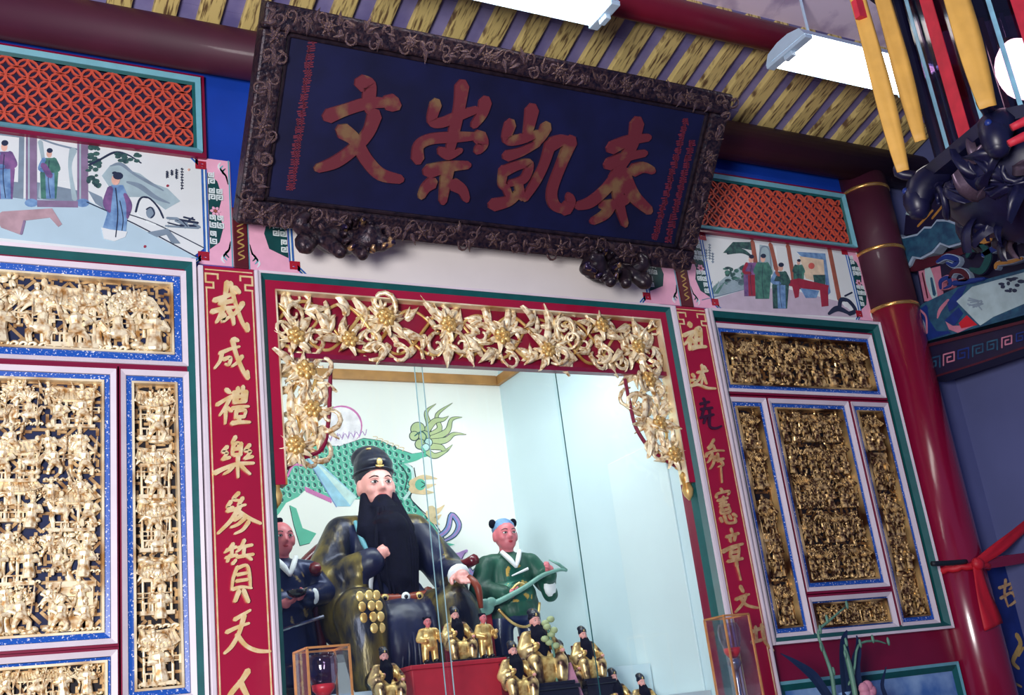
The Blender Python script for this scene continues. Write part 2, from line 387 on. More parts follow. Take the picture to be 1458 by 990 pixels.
# lattices
def lattice(x0, x1, z0, z1, label):
    t = thing('lattice_panel', label, 'lattice', (x0, -.02, z0))
    b = MB(); b.box(x0, x1, -.012, -.001, z0, z1, 'lattice_dark'); b.build('backing', t)
    b = MB(); b.ring(x0-.055, x1+.055, z0-.05, z1+.055, .02, -.03, 0, 'red_dark'); b.build('outer_frame', t)
    b = MB(); b.ring(x0-.035, x1+.035, z0-.03, z1+.035, .022, -.045, 0, 'pale_teal', .012); b.build('frame', t)
    b = MB(); b.ring(x0-.014, x1+.014, z0-.012, z1+.014, .014, -.03, 0, 'teal_paint', .01); b.build('inner_frame', t)
    # interlocking rings make the coin pattern
    st = .042; r = st; nxn = int((x1-x0)/st)+1; nzn = int((z1-z0)/st)+1; stx = (x1-x0)/(nxn-1); stz = (z1-z0)/(nzn-1)
    pl = wallp(-.012); rb = MB(); ck = 16
    me = None
    for i in range(nxn):
        for j in range(nzn):
            if (i+j) % 2: continue
            cx, cz_ = x0+i*stx, z0+j*stz
            full = 1 < i < nxn-2 and 1 < j < nzn-2
            if full and me is not None: inst(me, 'ring', t, (cx, (i % 4)*-.0006, cz_)); continue
            q = MB(); v = []; f = []
            for a in range(ck):
                an = 2*math.pi*a/ck; co, si = stx/st, stz/st
                for rr, y in ((r+.0045, -.02-i % 4*.0006), (r-.0045, -.02-i % 4*.0006), (r+.0045, -.01), (r-.0045, -.01)):
                    X, Z = rr*math.cos(an)*co, rr*math.sin(an)*si
                    X = max(x0-cx, min(x1-cx, X)); Z = max(z0-cz_, min(z1-cz_, Z)); v.append((X, y, Z))
            for a in range(ck):
                k, n = a*4, (a+1) % ck*4
                f += [(k, k+1, n+1, n), (k, n, n+2, k+2), (k+1, k+3, n+3, n+1)]
            q.add(v, f, 'lattice_red'); mm = q.mesh('ring'); inst(mm, 'ring', t, (cx, 0, cz_))
            if full and i % 4 == 0: me = mm
    return t
lattice(U0(-.03), U0(.240), V0(.592), V0(.664), 'orange-red coin-pattern lattice panel left of the big plaque')
lattice(U0(.866), U0(1.128), V0(.579), V0(.646), 'orange-red coin-pattern lattice panel right of the big plaque')

def spiral(b, pl, cx, cz_, s, m, w, h, fx=1, fz=1):
    pts = [(-.5, -.5), (-.5, .5), (.5, .5), (.5, -.3), (-.15, -.3), (-.15, .15), (.15, .15)]
    P_ = [(cx+fx*a*s, cz_+fz*c*s) for a, c in pts]
    for ix, (p, q) in enumerate(zip(P_, P_[1:])):
        x0, x1 = sorted((p[0], q[0])); z0, z1 = sorted((p[1], q[1]))
        b.poly(pl, [(x0-w, z0-w), (x1+w, z0-w), (x1+w, z1+w), (x0-w, z1+w)], 0, h+ix*.0002, m)
def fret(x_in, x_out, z0, z1, label, ch=.055):
    """painted end panel: x_in side against the mural (chamfered), x_out against the post"""
    sg = 1 if x_out > x_in else -1; pl = wallp(-.004)
    t = thing('fretwork_panel', label, 'panel', ((x_in+x_out)/2, -.02, z0))
    b = MB(); b.poly(wallp(0), [(x_in-sg*ch, z0), (x_out, z0), (x_out, z1), (x_in-sg*ch, z1), (x_in, z1-ch), (x_in, z0+ch)], 0, .008, 'pink_paint'); b.build('ground', t)
    pl = wallp(-.008); W = abs(x_out-x_in)
    b = MB()
    for q, (o, m) in enumerate(((0, 'line_blue'), (.009, 'fret_white'), (.016, 'line_blue'))):
        P_ = [(x_in-sg*(ch-o), z0), (x_in+sg*o, z0+ch), (x_in+sg*o, z1-ch), (x_in-sg*(ch-o), z1)]
        for p, r in zip(P_, P_[1:]): b.stroke(pl, [p, r], .008, 0, .002, m)
    b.build('border_line', t)
    b = MB(); zc = (z0+z1)/2; hh = (z1-z0)*.36
    gx0, gx1 = x_in+sg*.022, x_in+sg*W*.52
    b.poly(pl, [(gx0, zc-hh), (gx1, zc-hh*.8), (gx1+sg*.02, zc-hh*.4), (gx1, zc), (gx1+sg*.02, zc+hh*.4), (gx1, zc+hh*.8), (gx0, zc+hh)], 0, .0015, 'fret_green')
    b.build('green_ground', t)
    b = MB(); s_ = hh*.36; pl2 = wallp(-.0095)
    for k, zz in enumerate((-.78, -.36, .36, .78)):
        for j in range(2):
            cx = gx0+sg*(.017+j*.034)
            if j and abs(zz) > .6: continue
            for dz_, s2, fs in ((0, .025, 1), (.034, .022, -1)):
                b = MB(); spiral(b, pl2, cx, zc+zz*hh+dz_, s2, 'fret_white', .0028, .002, sg*fs, fs if zz > 0 else -fs); b.build('meander', t)
    b = MB(); cx = gx0+sg*.03
    for a in range(6):
        an = a*math.pi/3; b.stroke(pl2, [(cx, zc), (cx+.018*math.cos(an), zc+.018*math.sin(an))], .013, 0, .002, 'pink_paint')
    b.poly(pl2, [(cx+.008*math.cos(a*.785), zc+.008*math.sin(a*.785)) for a in range(8)], 0, .003, 'p_brown')
    b.build('rosette', t)
    for zz, d in ((z0+.035, 1), (z1-.035, -1)):
        b = MB(); spiral(b, pl, x_in-sg*.006, zz, .036, 'fret_red', .006, .002, sg, d); b.build('red_corner', t)
    b = MB()
    for zz, d in ((z0+.03, 1), (z1-.03, -1)):
        for k in range(3):
            b.stroke(pl, [(x_out-sg*.012, zz+d*.09), (x_out-sg*.02, zz+d*.05), (x_out-sg*(.035+k*.008), zz+d*(.03-k*.012)), (x_out-sg*(.022+k*.01), zz+d*(.012-k*.014))], [.003, .008, .009, .004], 0, .002, ('fret_green', 'pale_teal', 'fret_white')[k])
    b.stroke(pl, [(x_out-sg*.006, z0), (x_out-sg*.006, z1)], .006, 0, .002, 'pale_teal')
    b.build('scroll', t)
zf0, zf1 = V0(.4655), V0(.578)
fret(U0(.2485), U0(.2765), V0(.466), V0(.583), 'pink and green fretwork panel right of the left mural, beside the plaque')
fret(U0(.337), U0(.2905), V0(.4645), V0(.58), 'pink and green fretwork panel under the left end of the plaque')
fret(U0(.772), U0(.8205), V0(.4655), V0(.578), 'pink and green fretwork panel under the right end of the plaque')
fret(U0(.872), U0(.837), V0(.4655), V0(.572), 'pink and green fretwork panel left of the right mural, under the plaque corner', .04)
fret(U0(1.118), U0(1.150), V0(.4675), V0(.576), 'blue-green and pink painted panel between the right mural and the red pillar', .04)
for xa, xb, lab in ((.2765, .2905, 'narrow maroon painted post above the left couplet'), (.8205, .837, 'narrow maroon painted post above the right couplet')):
    t = thing('painted_post', lab, 'post', (U0((xa+xb)/2), -.02, V0(.464)))
    b = MB(); b.box(U0(xa), U0(xb), -.02, 0, V0(.464), V0(.53), 'strip_maroon'); b.build('board', t, bevel=.003)
    b = MB(); pl = wallp(-.0195); c = U0((xa+xb)/2)
    for k in range(4):
        z = V0(.472)+k*.055; b.stroke(pl, [(c-.014, z), (c+.013, z+.018), (c-.013, z+.032), (c+.012, z+.05)], [.004, .007, .007, .004], 0, .003, 'strip_gold')
    b.build('scroll_ornament', t)
b = MB(); b.box(U0(.322), U0(.788), -.006, 0, V0(.462), V0(.60), 'plaster_white'); tag(b.build('plaster_panel'), 'blank cream-white panel strip between the plaque and the gilt lintel', 'panel')

# murals
def mural(name, label, outline, y=-.006):
    pl = wallp(y); t = thing(name, label, 'painting', (sum(p[0] for p in outline)/len(outline), y, min(p[1] for p in outline)))
    b = MB(); b.poly(wallp(0), outline, 0, -y, 'p_sky'); b.build('panel', t); return t, pl
c8 = crop(0, 160, 3.314)
zt, zb_ = V0(.5845), V0(.4705); x1m = U0(.2475)
t, pl = mural('mural_painting', 'painted mural of a blue-robed woman in a garden, left of the plaque', [(U0(-.03), zb_), (x1m-.06, zb_), (x1m, zb_+.055), (x1m, zt-.055), (x1m-.06, zt), (U0(-.03), zt)])
class Art:
    def __init__(s, pl, c): s.pl, s.c, s.b, s.h = pl, c, MB(), .0008
    def g(s, pts, m, dh=.00003): s.h += dh; s.b.poly(s.pl, [s.pl.hit(*p) for p in s.c(pts)], 0, s.h, m)
    def k(s, pts, w, m, dh=.00003):
        s.h += dh; q = [s.pl.hit(*p) for p in s.c(pts)]
        p0 = s.pl.hit(*s.c([pts[0]])[0]); p1 = s.pl.hit(*s.c([(pts[0][0], pts[0][1]+10)])[0]); sc = math.dist(p0, p1)/10
        s.b.stroke(s.pl, q, [a*sc for a in w] if isinstance(w, (list, tuple)) else w*sc, 0, s.h, m)
    def o(s, x, y, rx, ry, m, n=12): s.g([(x+rx*math.cos(2*math.pi*i/n), y+ry*math.sin(2*math.pi*i/n)) for i in range(n)], m)
    def done(s, name, t): return s.b.build(name, t)
    def person(s, x, y, h, m, m2, skin='p_skin'):
        w = h*.2
        s.g([(x-w*.5, y+h*.2), (x+w*.5, y+h*.2), (x+w*.9, y+h*.5), (x+w*.7, y+h), (x-w*.8, y+h), (x-w*.9, y+h*.5)], m)
        s.g([(x-w*.4, y+h*.5), (x+w*.5, y+h*.48), (x+w*.55, y+h), (x-w*.3, y+h)], m2)
        s.k([(x-w*.5, y+h*.22), (x-w*.9, y+h*.42), (x-w*.1, y+h*.45)], h*.07, m2); s.k([(x+w*.5, y+h*.22), (x+w*.9, y+h*.42), (x+w*.2, y+h*.46)], h*.07, m)
        s.k([(x, y+h*.25), (x-w*.1, y+h*.6), (x+w*.1, y+h*.98)], h*.012, 'p_ink')
        s.o(x, y+h*.12, h*.055, h*.075, skin); s.o(x+h*.01, y+h*.055, h*.06, h*.05, 'p_ink')
A = Art(pl, c8)
A.g([(-30, 400), (420, 420), (935, 690), (-30, 590)], 'p_floor')
A.g([(-30, 85), (115, 100), (110, 410), (-30, 390)], 'p_grey'); A.g([(-30, 105), (90, 120), (85, 330), (-30, 320)], 'p_sky')
A.g([(175, 330), (370, 370), (370, 425), (175, 410)], 'p_grey'); A.g([(180, 110), (362, 140), (362, 330), (180, 320)], 'p_sky')
A.k([(175, 118), (260, 150), (362, 175)], 9, 'p_grey'); A.k([(190, 140), (205, 250), (195, 400)], [20, 14, 24], 'p_mist'); A.k([(345, 180), (330, 260), (352, 410)], [30, 14, 20], 'p_mist')
A.person(20, 130, 280, 'p_purple', 'p_blue'); A.person(232, 168, 240, 'p_green', 'p_blue'); A.k([(205, 250), (235, 300)], 26, 'p_purple')
for x in (148, 390):
    A.k([(x, 95 if x < 200 else 140), (x, 415 if x < 200 else 425)], 42, 'p_column'); A.k([(x-12, 100 if x < 200 else 142), (x-12, 410)], 6, 'p_mist'); A.o(x, 428, 32, 20, 'p_blue')
A.g([(175, 415), (368, 420), (368, 450), (175, 447)], 'p_column')
A.g([(415, 370), (480, 400), (510, 470), (450, 430)], 'p_grey')
A.g([(480, 300), (520, 250), (570, 240), (610, 275), (660, 290), (720, 335), (790, 360), (850, 420), (780, 460), (700, 400), (600, 400), (520, 360)], 'p_mist')
A.k([(520, 255), (570, 245), (630, 290), (700, 330), (770, 370)], [4, 16, 12, 16, 6], 'p_grey'); A.k([(600, 330), (660, 350), (730, 400), (800, 430)], [10, 24, 20, 6], 'p_grey')
random.seed(3)
for i in range(34): A.o(random.uniform(415, 470), random.uniform(155, 350), random.uniform(8, 18), random.uniform(6, 13), 'p_leaf', 8)
A.k([(420, 250), (470, 225), (540, 190), (600, 200), (665, 240)], [9, 8, 9, 6, 5], 'p_ink')
for i in range(16): A.o(random.uniform(540, 670), random.uniform(178, 240), random.uniform(12, 22), 8, 'p_leaf', 8)
A.g([(655, 440), (670, 405), (710, 410), (745, 450), (760, 490), (800, 500), (790, 545), (700, 520), (650, 480)], 'p_sky'); A.k([(640, 470), (660, 410), (700, 405), (745, 450), (770, 500)], 8, 'p_ink'); A.o(710, 475, 22, 28, 'p_grey'); A.k([(690, 460), (712, 450), (728, 480), (712, 500)], 6, 'p_ink')
for i in range(14): A.k([(random.uniform(780, 930), random.uniform(495, 540))]*1+[(random.uniform(820, 950), random.uniform(500, 548))], random.uniform(5, 12), 'p_ink' if i % 2 else 'p_grey')
A.k([(410, 425), (640, 530), (930, 685)], 4, 'p_ink'); A.k([(600, 480), (740, 530), (960, 640)], 3, 'p_ink'); A.g([(695, 568), (790, 550), (850, 620), (810, 620), (785, 578), (740, 590)], 'p_grey')
A.g([(-20, 490), (10, 470), (245, 455), (292, 530), (275, 542), (235, 498), (120, 512), (95, 578), (5, 545)], 'p_wood'); A.k([(115, 515), (100, 575)], 10, 'p_column')
A.g([(525, 345), (580, 345), (612, 420), (600, 500), (592, 575), (540, 582), (480, 560), (505, 480), (498, 400)], 'p_blue'); A.k([(520, 360), (505, 430), (515, 470)], [24, 34, 14], 'p_purple'); A.k([(590, 390), (608, 440), (600, 500)], [16, 24, 8], 'p_purple')
A.g([(478, 545), (520, 555), (600, 565), (590, 590), (540, 610), (490, 598)], 'p_sky'); A.k([(545, 360), (555, 480), (545, 590)], 5, 'p_ink'); A.k([(565, 420), (580, 500), (575, 560)], 4, 'p_ink'); A.o(545, 320, 20, 26, 'p_skin'); A.o(556, 302, 24, 18, 'p_ink'); A.o(540, 288, 12, 7, 'p_ink')
for x, n, s_ in ((858, 8, 1), (832, 5, .7), (810, 3, .6), (788, 4, .6)):
    for i in range(n):
        y = 268+(858-x)*.2+i*13*s_*1.0
        A.k([(x-5, y), (x+6, y+2)], 3, 'p_ink'); A.k([(x+i % 3-1, y-4), (x-i % 2*3, y+6)], 2.5, 'p_ink')
A.o(790, 348, 6, 5, 'p_red'); A.o(890, 272, 5, 5, 'p_skin'); A.o(683, 635, 6, 6, 'p_red')
A.done('picture', t)
c7 = crop(960, 230, 3.959)
zt, zb_ = V0(.5715), V0(.4645); xa, xb = U0(.8715), U0(1.118)
t, pl = mural('mural_painting', 'painted mural of three figures before a seated man in a pavilion, right', [(xa+.045, zb_), (xb-.04, zb_), (xb, zb_+.05), (xb, zt-.04), (xb-.04, zt), (xa, zt), (xa, zb_+.04)])
A = Art(pl, c7)
A.g([(150, 800), (430, 712), (640, 720), (930, 790), (1040, 880), (200, 840)], 'p_pinkfloor')
A.g([(180, 740), (230, 700), (300, 640), (390, 580), (430, 640), (430, 715), (170, 785)], 'p_mist')
for i in range(26): A.o(random.uniform(290, 420), random.uniform(590, 700), random.uniform(8, 20), random.uniform(6, 14), 'p_leaf' if i % 2 else 'p_green', 8)
for i in range(8): A.k([(255, 690+i*8), (420, 650+i*8)], 2.5, 'p_grey')
for i in range(9): A.k([(180+i*8, 745), (190+i*12, 700-i % 3*12)], [5, 2], 'p_green')
A.k([(155, 782), (430, 712)], 5, 'p_grey')
A.g([(275, 515), (330, 455), (440, 455), (435, 500), (380, 490), (340, 520)], 'p_leaf'); A.k([(300, 520), (380, 505), (440, 540)], [10, 26, 8], 'p_leaf')
A.g([(480, 470), (550, 480), (560, 640), (480, 630)], 'p_mist'); A.k([(480, 600), (485, 500), (510, 480), (535, 505), (545, 600)], 8, 'p_grey')
A.g([(570, 480), (640, 490), (660, 690), (590, 640)], 'p_sky')
A.g([(690, 510), (850, 520), (880, 740), (860, 760), (840, 560), (720, 540)], 'p_blue'); A.g([(705, 535), (840, 555), (850, 690), (740, 660)], 'p_screen'); A.o(772, 590, 18, 18, 'p_sun'); A.g([(780, 640), (850, 640), (850, 700), (790, 690)], 'p_leaf')
A.g([(890, 505), (980, 540), (1010, 640), (1020, 760), (930, 770)], 'p_sky')
for p in ([(440, 455), (465, 620)], [(542, 470), (575, 610)], [(640, 478), (672, 670)], [(875, 500), (930, 780)]): A.k(p, 26, 'p_brown')
A.person(700, 550, 170, 'p_green', 'p_leaf')
A.g([(640, 672), (700, 660), (870, 700), (865, 730), (700, 715), (645, 700)], 'p_red'); A.g([(820, 720), (865, 725), (868, 815), (830, 820)], 'p_red'); A.g([(665, 705), (705, 712), (700, 765), (680, 772)], 'p_red'); A.g([(710, 715), (815, 730), (800, 770), (740, 770)], 'p_blue')
A.person(432, 525, 235, 'p_purple', 'p_red'); A.person(498, 520, 255, 'p_green', 'p_green'); A.person(598, 570, 260, 'p_leaf', 'p_blue'); A.k([(575, 630), (585, 640)], 22, 'p_brown')
A.k([(870, 860), (920, 830), (990, 860)], [14, 30, 16], 'p_ink'); A.k([(930, 820), (940, 780), (985, 790), (1020, 840), (985, 860)], 22, 'p_ink'); A.o(968, 808, 14, 16, 'p_sky'); A.k([(960, 760), (1000, 740)], 9, 'p_ink')
for x, y0, n in ((198, 470, 6), (178, 500, 5), (160, 530, 3), (215, 520, 4)):
    for i in range(n): A.k([(x-5, y0+i*15), (x+6, y0+3+i*15)], 4, 'p_grey'); A.k([(x, y0-4+i*15), (x+1, y0+8+i*15)], 3, 'p_grey')
A.done('picture', t)

# ------------------------------------------------------------------ carved gilt screens
def ry(a): return Matrix.Rotation(a, 3, 'Y')
def proto(fn, name):
    b = MB(); fn(b); return b.mesh(name, sm=name in ('leaf', 'flower', 'tree', 'palm_tree', 'rock', 'cloud_ledge'))
G = 'gold'
def fig_a(b):     # robed standing figure, 1 unit tall
    b.lathe([(.17, 0), (.2, .05), (.15, .35), (.17, .55), (.19, .68), (.08, .76)], (0, 0, 0), G, 8); b.ell((0, -.02, .86), (.085, .085, .1), G, 8, 5); b.ell((0, 0, .96), (.09, .08, .06), G, 6, 4)
    b.tube([(-.17, 0, .68), (-.24, -.1, .5), (-.05, -.2, .5)], [.075, .09, .06], G, 6); b.tube([(.17, 0, .68), (.26, -.1, .52), (.06, -.2, .52)], [.075, .09, .06], G, 6)
def fig_b(b):     # striding figure with raised arm and staff
    b.lathe([(.12, .28), (.2, .34), (.14, .5), (.17, .66), (.07, .76)], (0, 0, 0), G, 8); b.ell((0, -.03, .86), (.085, .085, .1), G, 8, 5); b.ell((.02, 0, .96), (.1, .08, .05), G, 6, 4)
    b.tube([(-.07, 0, .34), (-.18, -.05, .16), (-.22, 0, 0)], [.09, .07, .06], G, 6); b.tube([(.07, 0, .34), (.18, -.08, .18), (.15, -.02, 0)], [.09, .07, .06], G, 6)
    b.tube([(.16, 0, .68), (.3, -.08, .7), (.34, -.1, .92)], [.07, .06, .05], G, 6); b.tube([(-.16, 0, .68), (-.27, -.1, .52), (-.12, -.18, .44)], [.07, .07, .05], G, 6)
    b.tube([(.22, -.12, .35), (.4, -.12, 1.15)], .022, G, 5)
def fig_c(b):     # rider on a horse
    b.ell((0, 0, .42), (.34, .13, .15), G, 10, 6); b.tube([(.26, -.02, .48), (.4, -.05, .7), (.52, -.06, .66)], [.11, .07, .05], G, 6); b.tube([(-.33, 0, .46), (-.42, 0, .3)], [.05, .03], G, 5)
    for x, y in ((-.22, -.06), (-.16, .06), (.2, -.07), (.26, .05)): b.tube([(x, y, .36), (x+.03, y, .18), (x-.02, y, 0)], [.06, .04, .04], G, 5)
    b.lathe([(.14, .5), (.12, .66), (.13, .8), (.05, .9)], (-.02, 0, 0), G, 7); b.ell((-.02, -.02, .98), (.075, .075, .09), G, 6, 5); b.tube([(.1, -.03, .8), (.22, -.1, .7)], [.05, .04], G, 5); b.tube([(.2, -.14, .4), (.28, -.14, 1.2)], .02, G, 5)
def pav(b):       # pavilion: terrace, columns, curved tiled roof, 1 unit wide, 1 tall
    b.box(-.46, .46, -.2, 0, 0, .07, G)
    for x in (-.38, -.13, .13, .38): b.tube([(x, -.14, .07), (x, -.14, .62)], .034, G, 6)
    b.box(-.42, .42, -.18, 0, .58, .65, G)
    for i in range(6): b.box(-.36+i*.14, -.33+i*.14, -.17, -.12, .07, .2, G)
    b.box(-.4, .4, -.18, -.12, .19, .22, G)
    n = 10; v = []; 
    for i in range(n+1):
        x = -.56+1.12*i/n; up = .10*(abs(x)/.56)**3
        v += [(x, -.28, .62+up), (x*.86, -.10, .78+up*.6), (x*.8, -.02, .92+up*.2)]
    f = []
    for i in range(n): f += [(3*i, 3*i+1, 3*i+4, 3*i+3), (3*i+1, 3*i+2, 3*i+5, 3*i+4)]
    f += [(3*i, 3*i+3, 3*i+3, 3*i) for i in range(0)]
    b.add(v, f, G); b.tube([(-.46, -.03, .95), (0, -.03, .91), (.46, -.03, .95)], .035, G, 6, 3); b.ell((-.48, -.03, 1), (.06, .04, .07), G, 6, 4); b.ell((.48, -.03, 1), (.06, .04, .07), G, 6, 4)
    for i in range(n+1):
        x = -.56+1.12*i/n; up = .10*(abs(x)/.56)**3; b.tube([(x, -.29, .63+up), (x*.86, -.11, .80+up*.6), (x*.8, -.03, .93+up*.2)], .022, G, 5)
def tree(b):      # gnarled tree with leaf clusters
    b.tube([(0, 0, 0), (.06, -.05, .3), (-.05, -.06, .6), (.1, -.05, .85)], [.09, .07, .05, .03], G, 6, 3); b.tube([(-.02, -.05, .5), (-.25, -.08, .7)], [.04, .025], G, 5); b.tube([(.03, -.05, .4), (.28, -.08, .6)], [.04, .025], G, 5)
    rr = random.Random(4)
    for cx, czz in ((.1, .9), (-.28, .75), (.3, .66), (-.08, .72), (-.1, .98), (.28, .9)):
        for k in range(6):
            a = k*math.pi/3+rr.random(); b.ell((cx+.09*math.cos(a), -.1-.04*rr.random(), czz+.07*math.sin(a)), (.075, .03, .035), G, 6, 4, ry(-a))
def rock(b):      # piled rocks
    rr = random.Random(9)
    for k in range(9): b.ell((rr.uniform(-.4, .4), rr.uniform(-.12, 0), rr.uniform(.05, .35)), (rr.uniform(.1, .22), .12, rr.uniform(.08, .2)), G, 6, 4, ry(rr.uniform(-.6, .6)))
def palm(b):      # long drooping leaves
    b.tube([(0, 0, 0), (.04, -.04, .6)], [.06, .04], G, 6)
    for k in range(7):
        a = -1.3+k*.43; p = [(.04, -.06, .6), (.04+.25*math.sin(a), -.14, .72+.16*math.cos(a)), (.04+.5*math.sin(a), -.1, .62+.28*math.cos(a)-.1*abs(a))]; b.tube(p, [.03, .06, .01], G, 5, 3)
def rail(b):      # balustrade with posts
    for i in range(6): b.tube([(-.5+i*.2, -.08, 0), (-.5+i*.2, -.08, .34)], .03, G, 5)
    b.tube([(-.55, -.08, .3), (.55, -.08, .3)], .028, G, 5); b.tube([(-.55, -.08, .12), (.55, -.08, .12)], .022, G, 5)
def cloud(b):     # curled cloud ledge
    for k in range(5):
        x = -.4+k*.2; b.tube([(x-.1, -.06, .05), (x, -.1, .16), (x+.09, -.12, .1), (x+.03, -.12, .04)], [.04, .05, .045, .02], G, 6, 3)
def hut(b):       # open doorway with screen wall and round window
    b.box(-.3, -.22, -.12, 0, 0, .9, G); b.box(.22, .3, -.12, 0, 0, .9, G); b.box(-.34, .34, -.14, 0, .88, 1, G)
    for k in range(12):
        a = k*math.pi/6; a2 = a+math.pi/6; b.tube([(.16*math.cos(a), -.07, .5+.16*math.sin(a)), (.16*math.cos(a2), -.07, .5+.16*math.sin(a2))], .035, G, 5)
    b.box(-.22, -.16, -.06, 0, 0, .88, G); b.box(.16, .22, -.06, 0, 0, .88, G); b.box(-.2, .2, -.06, 0, 0, .3, G); b.box(-.2, .2, -.06, 0, .7, .88, G)
PR_ = {k: proto(f, k) for k, f in dict(figure=fig_a, striding_figure=fig_b, rider=fig_c, pavilion=pav, tree=tree, rock=rock, palm_tree=palm, balustrade=rail, cloud_ledge=cloud, doorway=hut).items()}
def relief(t, x0, x1, z0, z1, seed, m, tiers, fh, ground='relief_ground'):
    rr = random.Random(seed); W = x1-x0; Hh = z1-z0; th = Hh/tiers
    b = MB(); b.box(x0, x1, -.008, -.002, z0, z1, ground); b.build('backing', t)
    b = MB(); c_ = .042; pl = wallp(-.004)
    for i in range(int(W/c_)+1):
        for j in range(int(Hh/c_)+1):
            xa, za = x0+i*c_, z0+j*c_; k = rr.randrange(5); h = .008+rr.random()*.005; e = .0058
            segs = (((0, 0), (1, 1)),) if k == 0 else (((0, 1), (1, 0)),) if k == 1 else (((0, .5), (1, .5)), ((.5, .5), (.5, 1))) if k == 2 else (((.3, 0), (.3, 1)), ((.3, .3), (1, .3))) if k == 3 else (((0, .7), (.7, .7)), ((.7, .7), (.7, 0)))
            for q, (p0, p1) in enumerate(segs):
                a0 = (min(xa+p0[0]*c_, x1), min(za+p0[1]*c_, z1)); a1 = (min(xa+p1[0]*c_, x1), min(za+p1[1]*c_, z1)); L_ = math.dist(a0, a1)
                if L_ < .006: continue
                dx, dz = (a1[0]-a0[0])/L_*e, (a1[1]-a0[1])/L_*e
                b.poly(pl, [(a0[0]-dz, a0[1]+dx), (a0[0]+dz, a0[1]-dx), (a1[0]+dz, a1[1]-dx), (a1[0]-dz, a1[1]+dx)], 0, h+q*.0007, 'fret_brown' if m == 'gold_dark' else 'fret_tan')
    tag(b.build('pierced_fret', t), kind='stuff')
    def put(k, x, z, sx, sz, y=-.010, rz=0, dy=.16):
        inst(PR_[k], k, t, (x, y, z), (0, rz, 0), (sx*rr.choice((-1, 1)), dy, sz), m)
    for j in range(tiers):
        zb = z0+j*th; top = th*.98
        # buildings and trees fill the tier
        n = max(1, round(W/(th*.95))); ww = W/n; off = rr.uniform(-.2, .2)*ww if n > 1 else 0
        for i in range(n):
            k = rr.choice(['pavilion', 'pavilion', 'pavilion', 'doorway']) if (i+j) % 2 == 0 or n == 1 else rr.choice(['tree', 'palm_tree', 'pavilion', 'tree'])
            xc = x0+(i+.5)*ww
            put(k, xc, zb+.008+(rr.uniform(-.18, .12)*th if 0 < j < tiers-1 else 0), min(ww*.95, 2*(x1-xc), 2*(xc-x0))*(.9 if k == 'pavilion' else 1.3 if k == 'doorway' else 1.0), top*(.93 if k == 'pavilion' else .95), -.009, 0, .13)
        for i in range(n*2):
            k = rr.choice(['tree', 'palm_tree', 'palm_tree', 'tree']); sz = top*rr.uniform(.5, .8); xc = min(max(x0+rr.uniform(.05, .95)*W, x0+sz*.45), x1-sz*.45)
            put(k, xc, zb+top-sz-.002-rr.uniform(0, .15)*th, sz*.9, sz*.95, -.016, rr.uniform(-.15, .15), .12)
        # ledge
        n2 = max(1, round(W/(.55*th)))
        for i in range(n2): put('cloud_ledge' if rr.random() < .55 else 'rock', x0+(i+.5)*W/n2, zb+.001+(rr.uniform(-.15, .15)*th if j else 0), W/n2*.95, th*.42, -.014, 0, .13)
        if th > .14:
            for i in range(max(1, n2//2)): xc = x0+(i+rr.uniform(.4, .6))*W/max(1, n2//2); put('balustrade', xc, zb+top*.36, min(W*.8, th*.8), th*.4, -.02, 0, .12)
        # two rows of people
        for row, (zz, f0, yy) in enumerate(((.02, fh, -.026), (.44, fh*.82, -.020))):
            if row and th < fh*1.35: continue
            nf = max(1, round(W/(fh*(.78, 1.0)[row])))
            for i in range(nf):
                k = rr.choice(['figure', 'figure', 'striding_figure', 'striding_figure', 'rider'] if not row else ['figure', 'striding_figure'])
                f = f0*rr.uniform(.82, 1.08)*(1.0 if k != 'rider' else .85); xx = x0+(i+.5)*W/nf+rr.uniform(-.014, .014)
                xx = min(max(xx, x0+f*.36), x1-f*.36); put(k, xx, zb+th*zz+rr.uniform(.0, .016), f, f, yy-.006, rr.uniform(-.14, .14), f*.75)
def cell(label, x0, x1, z0, z1, seed, m, tiers, fh, ground='relief_ground', wf=.028, bw=.026, bead='gold_pale', group=None):
    t = thing('relief_panel', label, 'relief panel', ((x0+x1)/2, -.03, z0))
    b = MB(); b.ring(x0, x1, z0, z1, wf, -.062, 0, 'white_paint', .010); b.build('white_frame', t)
    a = wf+.002
    b = MB(); b.ring(x0+a, x1-a, z0+a, z1-a, bw, -.046, 0, 'blue_speckle', .006); b.build('blue_border', t)
    a += bw
    b = MB(); b.ring(x0+a, x1-a, z0+a, z1-a, .009, -.05, 0, bead, .0); b.build('gilt_bead', t)
    a += .009
    relief(t, x0+a, x1-a, z0+a, z1-a, seed, m, tiers, fh, ground); return t
def screen_open(label, x0, x1, z0, z1, cells):
    t = thing('screen_frame', label, 'wall screen', ((x0+x1)/2, -.03, z0))
    b = MB(); b.ring(x0, x1, z0, z1, .014, -.085, 0, 'white_paint', .006); b.build('white_moulding', t)
    b = MB(); b.ring(x0+.014, x1-.014, z0+.014, z1-.014, .028, -.078, 0, 'teal_paint', .022); b.build('green_moulding', t)
    b = MB(); b.box(x0+.05, x1-.05, -.003, -.0005, z0+.05, z1-.05, 'red_dark')
    b.build('back_board', t)
    b = MB()
    for (a0, a1, c0, c1) in cells: b.ring(a0-.012, a1+.012, c0-.012, c1+.012, .0115, -.055, 0, 'red_dark')
    b.build('red_strip', t); return t
R0, R1 = U(.861), U(1.148)
rc = [(U(.8675), U(1.1315), Vv(.3585), Vv(.447)), (U(.8675), U(.9245), Vv(.068), Vv(.3515)), (U(.929), U(1.061), Vv(.1165), Vv(.3515)), (U(.929), U(1.061), Vv(.068), Vv(.110)), (U(1.0665), U(1.1315), Vv(.068), Vv(.3515))]
